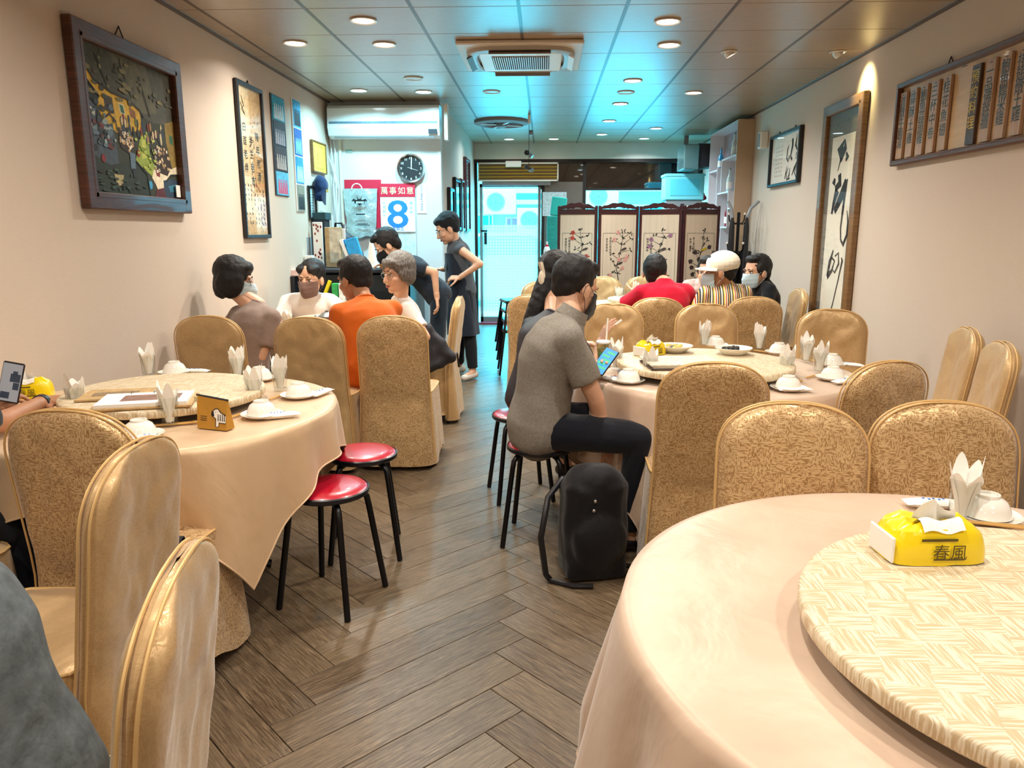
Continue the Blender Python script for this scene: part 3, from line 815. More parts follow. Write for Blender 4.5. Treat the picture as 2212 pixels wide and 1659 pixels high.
def ik(S, Wt, l1, l2, pole):
    S, Wt = Vector(S), Vector(Wt); d = Wt - S; D = d.length
    if D > (l1 + l2) * .995: k = D / ((l1 + l2) * .99); l1 *= k; l2 *= k
    u = d / D; x = (l1 * l1 - l2 * l2 + D * D) / (2 * D); h = math.sqrt(max(1e-6, l1 * l1 - x * x))
    p = Vector(pole) - u * Vector(pole).dot(u); p = p.normalized() if p.length > 1e-4 else u.orthogonal().normalized()
    return S + u * x + p * h
def hand(mb, w, d, nrm, side, curl=.5, k=1.0, spread=.1):
    w, d = Vector(w), Vector(d).normalized(); nrm = Vector(nrm); nrm = (nrm - d * nrm.dot(d)).normalized(); lat = nrm.cross(d) * side
    for i, (off, ln, kn) in enumerate(((.030, .075, .082), (.010, .083, .086), (-.010, .077, .082), (-.029, .060, .074))):
        K = w + d * kn * k + lat * off * k
        mb.cone(w + d * .008 + lat * off * .55 * k, .0165 * k, K, .0115 * k, 10)
        dd = (d + lat * spread * (1.5 - i) * .35).normalized(); p = K; r = .0095 * k
        for sg, an in ((.45, 38), (.30, 55), (.25, 40)):
            R = Matrix.Rotation(math.radians(an * curl), 3, dd.cross(nrm)); dd = R @ dd
            q = p + dd * ln * sg * k; mb.cone(p, r, q, r * .9, 8); p = q; r *= .92
    dd = (d * .62 + lat * .7 + nrm * (.15 + .3 * curl)).normalized(); p = w + d * .022 * k + lat * .026 * k; r = .0125 * k
    for ln in (.042, .032, .026):
        q = p + dd * ln * k; mb.cone(p, r, q, r * .88, 8); p = q; r *= .88; dd = (dd + d * .3 + nrm * .18 * curl).normalized()
HAIR = {
 'short': [('e', (0, -.028, .042), (.086, .102, .098)), ('e', (0, -.062, -.01), (.07, .052, .075)), ('e', (.064, -.012, .03), (.022, .06, .05)), ('e', (-.064, -.012, .03), (.022, .06, .05)), ('e', (0, .03, .1), (.062, .058, .032))],
 'crop': [('e', (0, -.026, .042), (.084, .1, .096)), ('e', (0, -.06, .0), (.068, .05, .066)), ('e', (0, .03, .096), (.06, .055, .034))],
 'bob': [('e', (0, -.026, .045), (.098, .11, .098)), ('e', (.075, -.02, -.02), (.032, .08, .095)), ('e', (-.075, -.02, -.02), (.032, .08, .095)), ('e', (0, -.062, -.025), (.09, .06, .105)), ('e', (0, .055, .078), (.062, .038, .04))],
 'grey': [('e', (0, -.026, .045), (.094, .108, .098)), ('e', (.07, -.02, .0), (.026, .06, .062)), ('e', (-.07, -.02, .0), (.026, .06, .062)), ('e', (0, -.06, -.01), (.08, .058, .085)), ('e', (0, .06, .075), (.066, .034, .032)), ('e', (.045, .058, .05), (.028, .028, .03))],
 'tied': [('e', (0, -.028, .044), (.088, .104, .096)), ('e', (0, -.06, .0), (.074, .052, .07)), ('e', (.04, .03, .072), (.042, .055, .034)), ('e', (-.04, .03, .072), (.042, .055, .034)), ('c', (.02, -.1, -.02), .035, (.045, -.1, -.14), .022)],
 'wrap': [('e', (0, -.03, .046), (.09, .108, .1)), ('e', (0, -.06, -.01), (.07, .05, .06)), ('e', (0, .03, .085), (.066, .06, .04))],
}
def person(label, pel, face, lean, head, hyaw, hpitch=0, k=1.0, hk=1.0, skin=None, shirt=None, sleeve='short', bottom=None, hair='short', hmat=None,
           arms=None, legs=None, stand=False, upper=10, mask=None, glasses=False, extras=None, facefeat=True, longhair=None, hem=.0, roll=0, bulk=1.0, vox=.011, gap=1.0):
    skin = skin or m_skin; hmat = hmat or m_hair
    pel = Vector(pel); a = math.radians(face); f = Vector((math.cos(a), math.sin(a), 0)); r = Vector((math.sin(a), -math.cos(a), 0)); up = Vector((0, 0, 1))
    base = Vector((pel.x, pel.y, 0))
    t = thing('person', label, 'person', base)
    le = math.radians(lean); d1 = up * math.cos(le) + f * math.sin(le); le2 = le + math.radians(upper); d2 = up * math.cos(le2) + f * math.sin(le2)
    waist = pel + d1 * .17 * k; chest = pel + d1 * .30 * k; neck = chest + d2 * .20 * k
    head = Vector(head) if head is not None else neck + d2 * .17 * k
    sh = {s: chest + d2 * .118 * k + r * (.165 * k * bulk * s) for s in (-1, 1)}
    B1 = Matrix((r, f - d1 * f.dot(d1), d1)).transposed(); B1 = Matrix((r, (d1.cross(r)), d1)).transposed(); B2 = Matrix((r, (d2.cross(r)), d2)).transposed()
    RG = [(-.12, .02, .02), (-.10, .11, .085), (-.05, .162, .118), (.0, .168, .122), (.07, .16, .114), (.13, .15, .106), (.2, .152, .108), (.27, .162, .114), (.33, .17, .117), (.39, .172, .108), (.435, .15, .09), (.465, .105, .072), (.49, .066, .06), (.515, .05, .05), (.53, .02, .02)]
    def torso(mb, g):
        V = []
        for s_, rx, ry in RG:
            q = (s_ - .24) / .12; q = min(1, max(0, q)); q = q * q * (3 - 2 * q)
            dd = (d1 * (1 - q) + d2 * q).normalized(); c = pel + d1 * (min(s_, .3) * k) + d2 * (max(0, s_ - .3) * k); yv = dd.cross(r)
            bl = bulk if s_ < .45 else 1
            for i in range(28):
                an = 2 * PI * i / 28; V.append(c + r * ((rx * bl + g) * k * math.cos(an)) + yv * ((ry * bl + g) * k * math.sin(an)))
        n = len(RG); F = [(j * 28 + i, j * 28 + (i + 1) % 28, (j + 1) * 28 + (i + 1) % 28, (j + 1) * 28 + i) for j in range(n - 1) for i in range(28)]
        mb.add(V, F + [tuple(reversed(range(28))), tuple((n - 1) * 28 + i for i in range(28))])
        mb.cone(sh[-1], (.052 + g) * k, sh[1], (.052 + g) * k)
        for s in (-1, 1): mb.cone(neck - d2 * .045 * k, (.04 + g) * k, sh[s] + d2 * .004, (.048 + g) * k)
    hipo = {s: pel + r * (.085 * k * s) - d1 * .02 for s in (-1, 1)}
    L = {}
    for s in (-1, 1):
        if legs and s in legs: kn, an, td = legs[s]
        elif stand: kn = hipo[s] + Vector((0, 0, -.42 * k)) + f * .02; an = Vector((kn.x, kn.y, .09)); td = f
        else: kn = hipo[s] + f * .40 * k + r * (.03 * s) + up * .0; an = Vector((kn.x, kn.y, .09)) - f * .02; td = f
        L[s] = (Vector(kn), Vector(an), Vector(td))
    A = {}
    for s in (-1, 1):
        spec = (arms or {}).get(s)
        if spec is None: spec = dict(w=hipo[s] + f * .27 + up * .10, pole=(r * s - up * .6 - f * .3), d=f - r * s * .3, n=-up, curl=.4)
        w = Vector(spec['w']); el = ik(sh[s], w, .285 * k, .255 * k, spec.get('pole', (r * s * .5 - up)))
        A[s] = (w, el, spec)
    # ---- body
    mb = MB(); torso(mb, 0)
    Hc = head; ha = math.radians(hyaw); hp = math.radians(hpitch)
    hf = Vector((math.cos(ha) * math.cos(hp), math.sin(ha) * math.cos(hp), -math.sin(hp))); hr = Vector((math.sin(ha), -math.cos(ha), 0)); hu = hr.cross(hf)
    if roll: R = Matrix.Rotation(math.radians(roll), 3, hf); hr = R @ hr; hu = R @ hu
    HM = Matrix((hr, hf, hu)).transposed(); S = 1.04 * hk
    def h(p): return Hc + HM @ (Vector(p) * S)
    mb.cone(neck - d2 * .04 * k, .056 * k, h((0, -.03, -.05)), .05 * k)
    for s in (-1, 1):
        w, el, _ = A[s]; mb.cone(sh[s], .05 * k, el, .039 * k); mb.cone(el, .039 * k, w, .026 * k)
        kn, an, td = L[s]; mb.cone(hipo[s], .082 * k, kn, .058 * k); mb.cone(kn, .056 * k, an, .037 * k); mb.cone(an - Vector((0, 0, .03)), .036, an + td * .13 - Vector((0, 0, .045)), .03)
    co, F = remesh(mb, vox + .001, 5); body = MB(); sub(body, co, F, base)
    hb = MB()
    hb.ell(h((0, -.01, .03)), tuple(S * q for q in (.075, .095, .095)), HM); hb.ell(h((0, .03, -.035)), tuple(S * q for q in (.061, .068, .083)), HM)
    hb.ell(h((0, .062, -.098)), tuple(S * q for q in (.028, .026, .02)), HM); hb.cone(h((0, -.03, -.045)), .052 * k, neck, .05 * k)
    hb.cone(h((0, .09, .006)), .008 * S, h((0, .107, -.034)), .0125 * S); hb.ell(h((0, .094, -.04)), tuple(S * q for q in (.019, .014, .009)), HM)
    for s in (-1, 1):
        hb.ell(h((.078 * s, -.004, -.012)), tuple(S * q for q in (.010, .021, .033)), HM); hb.ell(h((.04 * s, .055, -.03)), tuple(S * q for q in (.022, .03, .025)), HM)
        hb.ell(h((.028 * s, .08, .025)), tuple(S * q for q in (.022, .012, .01)), HM)
    co, F = remesh(hb, .0048 * S, 3); sub(body, co, F, base)
    for s in (-1, 1):
        w, el, sp = A[s]; q = MB(); q.cone(w + (el - w).normalized() * .05, .029 * k, w, .0255 * k)
        dd = Vector(sp.get('d', w - el)); hand(q, w, dd, sp.get('n', -up), s * sp.get('flip', 1), sp.get('curl', .45), k * .98, sp.get('spread', .1))
        co, F = remesh(q, .0037, 2); sub(body, co, F, base)
    bo = body.build('body', skin, t, sharp=180)
    # ---- clothing
    if shirt:
        g = .014; mb = MB(); torso(mb, g)
        if hem: mb.ell(pel - d1 * hem, (.175 * k * bulk, .128 * k * bulk, .13 * k), B1)
        for s in (-1, 1):
            w, el, _ = A[s]
            if sleeve == 'short':
                e2 = sh[s].lerp(el, .72); mb.cone(sh[s], .064 * k, e2, .066 * k, 16, flat=True); mb.ell(sh[s], (.064 * k,) * 3)
            elif sleeve == 'long':
                mb.cone(sh[s], .062 * k, el, .052 * k, 16); mb.cone(el, .05 * k, w.lerp(el, .06), .038 * k, 16)
        co, F = remesh(mb, vox, 8); b = MB(); sub(b, co, F, base, .009, 7); so = b.build('shirt', shirt, t, sharp=180)
        cr = [neck - d2 * .0 + (r * math.cos(x) * .062 + d2.cross(r) * math.sin(x) * .062) * k - d2 * (.004 + .012 * math.sin(x)) for x in [2 * PI * i / 20 for i in range(20)]]
        MB().tube([p - base for p in cr], .0065, 8, closed=True).build('collar', shirt, so)
    if bottom:
        mb = MB(); g = .013
        mb.ell(pel, (.172 * k * bulk, .125 * k * bulk, .125 * k), B1)
        for s in (-1, 1):
            kn, an, td = L[s]; mb.cone(hipo[s], .094 * k, kn, .071 * k); mb.cone(kn, .07 * k, an + Vector((0, 0, .02)), .056 * k, 16, flat=True)
        co, F = remesh(mb, vox + .001, 3); b = MB(); sub(b, co, F, base, .006, 9); b.build('trousers', bottom, t, sharp=180)
    for s in (-1, 1):
        kn, an, td = L[s]; b = MB(); q = MB(); b.cone(an - Vector((0, 0, .045)) - td * .03, .04, an + td * .15 - Vector((0, 0, .055)), .033)
        V = [(Vector(p) - base) for p in b.v]; V = [Vector((p.x, p.y, max(.002, p.z))) for p in V]; q.add(V, b.f); q.build('shoe', (extras or {}).get('shoe', m_black), t)
    # ---- hair
    if hair:
        mb = MB()
        for pr in HAIR[hair]:
            if pr[0] == 'e': mb.ell(h(pr[1]), tuple(S * q for q in pr[2]), HM)
            else: mb.cone(h(pr[1]), pr[2] * S, h(pr[3]), pr[4] * S)
        if longhair:
            pts = [Vector(p) for p, _ in longhair]
            for i in range(len(pts) - 1): mb.cone(pts[i], longhair[i][1], pts[i + 1], longhair[i + 1][1])
        co, F = remesh(mb, .0058, 8); b = MB(); sub(b, co, F, base, .004, 30); b.build('hair', hmat, t, sharp=180)
    def lb(fn):
        m = MB(); fn(m); m.v = [tuple(Vector(p) - base) for p in m.v]; return m
    if facefeat:
        for s in (-1, 1):
            e = lb(lambda m: m.ell(h((.031 * s, .0775, .004)), tuple(S * q for q in (.0125, .008, .0062)), HM, 14, 8)).build('eye', m_eye, t)
            lb(lambda m: m.ell(h((.031 * s, .083, .004)), tuple(S * q for q in (.0058, .004, .0056)), HM, 12, 8)).build('iris', m_iris, e)
            lb(lambda m: m.tube([h((.014 * s, .0865, .012)), h((.03 * s, .0865, .0135)), h((.045 * s, .078, .008))], .0016 * S, 5)).build('eyelid', m_iris, t)
            lb(lambda m: m.tube([h((.012 * s, .092, .026)), h((.03 * s, .0905, .031)), h((.05 * s, .078, .026))], [.003 * S, .0034 * S, .0015 * S], 6)).build('eyebrow', m_hairb, t)
        if not mask: lb(lambda m: (m.ell(h((0, .0945, -.066)), tuple(S * q for q in (.021, .006, .0042)), HM, 14, 8), m.ell(h((0, .094, -.0725)), tuple(S * q for q in (.018, .006, .0048)), HM, 14, 8))).build('mouth', m_lip, t)
    if mask:
        def mf(u, v):
            az = (2 * u - 1); an = az * math.radians(78); zc = -.112 + v * .115; nb = math.exp(-(az * 3.2) ** 2) * (.03 * math.sin(PI * min(1, v * 1.02)) ** .7 + .004)
            sh_ = 1 - .25 * (1 - v) ** 3
            return h((.074 * math.sin(an) * sh_, .027 + .077 * math.cos(an) * (1 - .12 * (1 - v) ** 2) + nb + .0018 * math.sin(v * 22), zc * (1 - .12 * abs(az)) - .006))
        mk = lb(lambda m: m.grid(mf, 25, 13)).build('face_mask', mask, t)
        for s in (-1, 1):
            u = (s + 1) / 2
            lb(lambda m: m.tube([mf(u, .95), h((.083 * s, .0, .018)), h((.085 * s, -.02, .004)), h((.085 * s, -.022, -.03)), h((.08 * s, .0, -.05)), mf(u, .05)], .0014, 5)).build('ear_loop', mask, mk)
    if glasses:
        gm = m_black if glasses == 'black' else m_chrome
        def gl(m):
            for s in (-1, 1):
                m.tube([h((.033 * s + .023 * math.cos(x), .097 - .006 * abs(math.cos(x)), .0 + .0175 * math.sin(x))) for x in [2 * PI * i / 18 for i in range(18)]], .0016, 6, closed=True)
                m.tube([h((.056 * s, .09, .004)), h((.077 * s, .06, .006)), h((.082 * s, -.005, .008)), h((.08 * s, -.03, -.008))], .0016, 6)
            m.tube([h((-.011, .0985, .004)), h((0, .1, .006)), h((.011, .0985, .004))], .0016, 6)
        lb(gl).build('glasses', gm, t)
    return t, dict(h=h, HM=HM, S=S, base=base, lb=lb, A=A, sh=sh, pel=pel, f=f, r=r, neck=neck, L=L, chest=chest, d2=d2, B2=B2)
UPV = Vector((0, 0, 1))
m_maskb = fabric('blue_mask', 'b7cdd6', .03, .1, 60); m_maskk = fabric('black_mask', '15151a'); m_maskbr = fabric('brown_mask', '6a5048', .05)
# 1 taupe shirt
person('seated person in a taupe T-shirt with dark bob, dark glasses and pale mask', (-1.93, 4.74, .53), 62, 10, aty(508, 603, 4.86), 18, 12, .95, 1.06, shirt=fabric('taupe_cotton', '8d7a70'), bottom=m_jeans, hair='bob', mask=m_maskb, glasses='black', upper=18,
       arms={1: dict(w=aty(575, 745, 4.92), pole=(-.2, -.5, -1), d=(.5, .6, .35), n=(-.5, .5, 0), curl=.9), -1: dict(w=(-1.98, 5.05, .80), pole=(-1, 0, -.6), d=(.6, .6, 0), n=(0, 0, -1), curl=.7)})
# 2 white shirt, facing us
person('seated person in a plain white T-shirt with tied black hair and brown mask', (-1.90, 6.12, .50), 272, 8, aty(672, 603, 5.92), 258, 6, .96, 1.12, shirt=fabric('white_cotton', 'e6ded8', .04), bottom=m_jeans, hair='tied', mask=m_maskbr,
       arms={1: dict(w=aty(566, 688, 5.62), pole=(-.1, .2, -1), d=(-.2, -1, -.1), n=(0, 0, -1), curl=.4), -1: dict(w=(-1.62, 5.72, .8), pole=(1, .3, -.5), d=(.2, -1, -.1), n=(0, 0, -1), curl=.5)}, bulk=1.08)
# 3 orange shirt
pt3, i3 = person('seated person in an orange T-shirt seen from behind, holding a steel pot', (-1.10, 4.74, .54), 118, 8, aty(765, 603, 4.95), 150, 14, 1.0, 1.1, skin=m_skin2, shirt=fabric('orange_cotton', 'c9601c'), bottom=m_jeans, hair='short', upper=16, facefeat=True,
       arms={-1: dict(w=(-1.22, 5.02, .62), pole=(-.5, -.4, -1), d=(-.5, .6, -.2), n=(1, 0, 0), curl=.7), 1: dict(w=aty(735, 690, 5.08), pole=(0, .2, -1), d=(-1, .2, .0), n=(0, 1, -.2), curl=1.2)}, bulk=1.08)
# 4 grey hair
person('seated older person with short grey hair, glasses and white printed T-shirt', (-1.0, 5.62, .52), 205, 6, aty(860, 590, 5.48), 226, 8, .92, 1.1, shirt=fabric('white_printed_cotton', 'e2d8d0', .06), bottom=fabric('rose_trousers', 'b89a8c'), hair='grey', hmat=m_hairg, glasses='steel',
       arms={-1: dict(w=(-1.05, 5.28, .62), pole=(1, -.2, -.6), d=(-1, -.2, 0), n=(0, 0, -1), curl=.6), 1: dict(w=(-1.28, 5.62, .80), pole=(0, 1, -.6), d=(-1, -.3, 0), n=(0, 0, -1), curl=.5)})
# 5 bending server
person('server in a dark navy T-shirt and mask bending over the counter', (-.98, 6.98, .88), 186, 42, aty(836, 530, 6.86), 196, 38, .95, 1.1, shirt=m_navy, bottom=fabric('dark_jeans', '1b2733'), hair='short', mask=m_maskk, stand=True, upper=14,
       arms={-1: dict(w=aty(944, 645, 6.80), pole=(1, 0, -.2), d=(.1, -.1, -1), n=(-1, 0, 0), curl=.5), 1: dict(w=(-1.47, 7.05, 1.15), pole=(.3, .6, -1), d=(-1, 0, -.1), n=(0, 0, -1), curl=.6)})
# 6 waitress
pt6, i6 = person('standing server with dark head wrap, round glasses, grey sleeveless top and long navy apron', (-.80, 7.5, .90), 192, 4, aty(966, 494, 7.42), 200, 26, .95, 1.08, shirt=fabric('grey_marl_top', '4d535a'), sleeve='none', bottom=m_jeans, hair='wrap', hmat=fabric('black_wrap', '14181c'), glasses='steel', stand=True, upper=14,
       arms={-1: dict(w=aty(992, 600, 7.26), pole=(1, -.3, -.4), d=(-1, -.1, .0), n=(0, .6, -1), curl=1.0), 1: dict(w=(-1.02, 7.58, 1.08), pole=(.5, 1, -.4), d=(-1, 0, 0), n=(0, 0, -1), curl=.6)},
       legs={-1: ((-.735, 7.42, .47), (-.70, 7.38, .09), Vector((-.5, -.85, 0))), 1: ((-.86, 7.60, .47), (-.87, 7.70, .09), Vector((-1, -.1, 0)))}, extras=dict(shoe=M('white_shoe', 'cfc6ba', .7)))
b = MB(); bs_ = i6['base']
def apf(u, v):
    an = 2 * PI * u; z = 1.24 - .80 * v
    rad = .155 + .035 * v + .012 * math.sin(an * 6) * v
    cx = -.80 - .05 * (1 - v) ; flat = .82
    if v < .3 and -.2 < math.cos(an) : rad *= .96
    return Vector((cx + rad * flat * math.cos(an) - .0, 7.5 + rad * 1.12 * math.sin(an), z)) - bs_
b.grid(apf, 40, 16, wrap=True); b.build('apron', m_navy, pt6, sharp=180)
b = MB()
for s in (-1, 1):
    p = i6['sh'][s] * 1.0 - i6['r'] * s * .05; b.tube([p + Vector((-.11, 0, -.2)) - bs_, p + Vector((-.075, 0, -.04)) - bs_, p + Vector((0, 0, .068)) - bs_, p + Vector((.09, 0, -.02)) - bs_, p + Vector((.11, 0, -.22)) - bs_], .014, 8)
b.build('apron_strap', m_navy, pt6)
# 7 grey polo
m_polo = M('grey_marl_polo', '857f76', .9, 0, .22, 120, .3, 12, .012, spec=.15)
pt7, i7 = person('seated person in a grey polo shirt and black mask, looking at a phone', (-.02, 3.42, .58), 8, 9, aty(1243, 622, 3.54), 38, 20, 1.03, 1.08, shirt=m_polo, bottom=fabric('midnight_trousers', '10131c'), hair='crop', mask=m_maskk, upper=20, vox=.009, hem=.05, bulk=1.05,
       arms={1: dict(w=aty(1310, 968, 3.38), pole=(.6, -.5, -.2), d=(.5, .2, -.7), n=(-.3, .8, 0), curl=.6), -1: dict(w=(.225, 3.545, .745), pole=(-.3, .5, -1), d=(.5, -.02, .85), n=(.1, -1, .15), curl=.75)},
       legs={1: ((.44, 3.27, .545), (.40, 3.29, .09), Vector((1, .1, 0))), -1: ((.47, 3.60, .55), (.42, 3.64, .09), Vector((1, .3, 0)))})
b = MB(); b.grid(lambda u, v: (i7['neck'] + (i7['r'] * math.cos(2 * PI * u) + i7['d2'].cross(i7['r']) * math.sin(2 * PI * u)) * (.064 + .012 * v) + i7['d2'] * (.045 - .05 * v) - i7['base']), 24, 4, wrap=True); b.build('polo_collar', m_polo, pt7)
# 8 long hair with ribbon
hd8 = aty(1206, 597, 4.42)
pt8, i8 = person('seated person in a black dress with long hair tied by a cream ribbon, hand raised', (-.06, 4.06, .55), 40, 14, hd8, 48, 8, .95, 1.06, shirt=m_dark, bottom=m_dark, hair='tied', upper=16,
       longhair=[(hd8 + Vector((-.06, -.07, .0)), .06), (hd8 + Vector((-.12, -.12, -.16)), .055), (hd8 + Vector((-.17, -.15, -.3)), .045), (hd8 + Vector((-.2, -.16, -.42)), .02)],
       arms={1: dict(w=aty(1297, 738, 4.22), pole=(.2, -.4, -1), d=(.42, 0.05, .9), n=(.8, .3, -.3), curl=.28, spread=.25, flip=-1), -1: dict(w=(.22, 4.5, .79), pole=(-.5, .6, -.8), d=(1, -.1, 0), n=(0, 0, -1), curl=.5)})
b = MB(); q = hd8 - i8['base']
for dz, w_ in ((0, .06), (-.075, .05)):
    b.grid(lambda u, v: q + Vector((-.075 - .03 * v, -.1 - .012 * math.sin(PI * u), .04 + dz)) + Vector(((u - .5) * .03, -.02 * math.sin(PI * u), (v - .5) * w_ * 1.6)), 8, 6)
b.ell(q + Vector((-.095, -.12, -.01)), (.02, .02, .05)); b.build('hair_ribbon', M('cream_ribbon', 'dccfb8', .7), pt8)
# 9 red shirt
person('seated person in a bright red T-shirt seen from behind before the screen', (1.0, 6.22, .53), 92, 4, aty(1414, 588, 6.42), 84, -4, 1.04, 1.12, shirt=fabric('red_cotton', 'c01030'), bottom=m_jeans, hair='short', upper=8, bulk=1.08, facefeat=False,
       arms={1: dict(w=(1.2, 6.72, .8), pole=(1, -.2, -.8), d=(-.6, .8, 0), n=(0, 0, -1), curl=.5), -1: dict(w=(.8, 6.6, .92), pole=(-1, -.2, -.8), d=(.2, .6, .8), n=(0, 1, 0), curl=.5)})
# 10 pink blouse
person('seated person in a pale pink patterned blouse with glasses beside the white cap', (1.62, 7.75, .52), 262, 4, aty(1527, 588, 7.42), 248, 4, .95, 1.12, shirt=M('pink_print', 'c9a79c', .8, 0, .5, 22), sleeve='long', bottom=m_jeans, hair='short', hmat=m_hairb, glasses='steel')
# 11 white cap
m_stripe = stripes('multicolour_stripes', [(0, 'e6dcc8'), (.14, '2b3442'), (.24, 'e8c24a'), (.36, 'e6dcc8'), (.46, 'b8482e'), (.56, 'e6dcc8'), (.66, '26303c'), (.76, 'd8a860'), (.86, '33424f')], 13, 0)
pt11, i11 = person('seated person in a striped shirt, white cap and blue mask', (1.50, 6.2, .54), 108, 4, aty(1556, 588, 6.22), 168, 4, 1.0, 1.12, skin=m_skin2, shirt=m_stripe, bottom=m_jeans, hair='crop', mask=m_maskb, upper=8, bulk=1.08)
h = i11['h']; S = i11['S']; m_cap = fabric('white_cap_cotton', 'e9e2d0', .04)
b = MB(); b.ell(h((0, -.02, .062)), (.098 * S, .116 * S, .088 * S), i11['HM']); co, F = remesh(b, .006, 2); b = MB(); sub(b, co, F, i11['base']); cpo = b.build('cap', m_cap, pt11, sharp=180)
def brim(sg):
    def fn(u, v):
        an = (u - .5) * PI * .86; rr = .088 + .085 * v * math.cos(an * .9)
        return h((rr * .92 * math.sin(an), -.0 + rr * math.cos(an) + .0, .045 - .012 * v - .02 * (math.sin(an) ** 2) + sg * .002)) - i11['base']
    return fn
b = MB(); b.grid(brim(1), 16, 6); b.grid(brim(-1), 16, 6); b.build('cap_brim', m_cap, cpo)
# 12 black jacket
person('seated person in a black jacket and blue mask against the right wall', (1.98, 6.78, .54), 186, 4, aty(1634, 588, 6.72), 206, 4, 1.0, 1.12, shirt=fabric('black_jacket', '14161c'), sleeve='long', bottom=m_jeans, hair='short', mask=m_maskb)
# 13 diner with watch and phone, mostly out of frame at the left table
wr = aty(97, 866, 2.80)
pt13, i13 = person('seated person reaching to the binder, wearing a black wristwatch', (-1.98, 1.98, .53), 72, 14, None, 80, 20, 1.0, 1.0, skin=m_skin2, shirt=m_navy, bottom=m_jeans, upper=10,
       arms={1: dict(w=wr, pole=(.3, -1, -.6), d=(1, .12, .02), n=(0, .2, -1), curl=.35), -1: dict(w=aty(-20, 905, 2.62), pole=(-1, -.3, -.6), d=(.55, .1, .6), n=(.5, .5, -.4), curl=.7)})
w, el, _ = i13['A'][1]; ax = (w - el).normalized(); c0 = w - ax * .035 - i13['base']
b = MB(); b.tube([c0 - ax * .014, c0 - ax * .012, c0 + ax * .012, c0 + ax * .014], [.029, .0325, .0325, .029], 20); wo = b.build('wristwatch', m_black, pt13)
# 14 denim guest
person('seated person in a grey denim shirt with back to the aisle', (-.845, 1.0, .53), 188, 16, None, 176, 20, 1.02, 1.0, shirt=M('grey_denim', '5c6468', .85, 0, .35, 30, .5, 22, .01), sleeve='long', bottom=fabric('blue_jeans', '2a3340'), upper=22, hem=.16, bulk=1.05)
# ================================================================== things on the walls (local x = right, z = up, front = -y)
EX, EZ = (1, 0, 0), (0, 0, 1)
def wthing(name, label, cat, side, px0, py0, px1, py1, plane=None, group=None):
    """thing hung flat on a wall; corners given by pixels. returns empty, width, height"""
    if side == 'L': f = lambda x, y: atx(x, y, plane or XL); rz = PI / 2; key = lambda p: p.y
    elif side == 'R': f = lambda x, y: atx(x, y, plane or XR); rz = -PI / 2; key = lambda p: -p.y
    else: f = lambda x, y: aty(x, y, plane or YA); rz = 0; key = lambda p: p.x
    a, b = f(px0, py0), f(px1, py1)
    c = (a + b) / 2; w = abs(key(b) - key(a)); h = abs(a.z - b.z)
    if side == 'L': c.x = plane or XL
    elif side == 'R': c.x = plane or XR
    else: c.y = plane or YA
    return thing(name, label, cat, c, rz, group), w, h
def frame_bars(t, w, h, bw, dp, mat, part='frame'):
    b = MB()
    for s in (-1, 1):
        b.box((s * (w / 2 - bw / 2), -dp / 2 - .003, 0), (bw, dp, h), bev=.006); b.box((0, -dp / 2 - .003, s * (h / 2 - bw / 2)), (w - .002, dp * .98, bw), bev=.006)
        b.box((s * (w / 2 - bw * .82), -dp * .62, 0), (bw * .3, dp * .95, h - bw * 1.2), bev=.003); b.box((0, -dp * .62, s * (h / 2 - bw * .82)), (w - bw * 1.2, dp * .95, bw * .3), bev=.003)
    return b.build(part, mat, t, smooth=False)
def backing(t, w, h, mat, y=-.012, part='backing'):
    return MB().box((0, y / 2 - .001, 0), (w, abs(y), h)).build(part, mat, t, smooth=False)
def pane(t, w, h, y):
    return MB().box((0, y, 0), (w, .002, h)).build('glass_pane', m_pglass, t, smooth=False)
m_pglass = GLASS('picture_glass', (1, 1, 1), 1.0, .01)
def hook(t, x, z, s=.03):
    MB().tube([(x - s, -.01, z), (x, -.012, z + s * 1.3), (x + s, -.01, z)], .004, 6).build('hanger', m_blackm, t)
def col(c, r=.7, cache={}):
    if c not in cache: cache[c] = M('paint_' + c, c, r, 0, .3, 30)
    return cache[c]
# ---- market painting
t, w, h = wthing('painting', 'large walnut-framed oil painting of a crowded village lane', 'painting', 'L', 154, 92, 384, 436)
t.rotation_euler = (0, 0, PI / 2); w, h = 1.08, .88; t.location.z += .02
frame_bars(t, w, h, .085, .05, m_walnut); hook(t, -.05, h / 2, .05)
iw, ih = w - .17, h - .17
cv = backing(t, iw + .02, ih + .02, col('2a3122'), -.016, 'canvas')
def uv(pts): return [((u - .5) * iw, (v - .5) * ih) for u, v in pts]
lay = [0]
def pp(pts, c, par=cv, part='paint_patch', o=(0, -.017, 0)):
    lay[0] += .00006; b = MB(); b.poly(uv(pts), (o[0], o[1] - lay[0], o[2]), EX, EZ); return b.build(part, col(c), par, smooth=False)
pp([(0, 1), (1, 1), (1, .6), (.75, .58), (.62, .60), (.5, .67), (.28, .70), (.12, .76), (0, .9)], '45463a')
pp([(.3, 1), (.7, 1), (.8, .66), (.62, .63), (.5, .7), (.4, .8)], '5b5a44')
pp([(0, .9), (.12, .76), (.28, .71), (.45, .70), (.58, .64), (.6, .5), (.42, .46), (.3, .44), (.18, .52), (.02, .74)], 'cda62e')
pp([(.2, .69), (.29, .68), (.3, .57), (.21, .59)], '3a3020'); pp([(.35, .66), (.41, .655), (.42, .58), (.36, .585)], 'd8cfa0'); pp([(.36, .65), (.4, .645), (.41, .59), (.37, .595)], '2f6a50'); pp([(.46, .65), (.53, .63), (.53, .57), (.47, .58)], '8a5a2c')
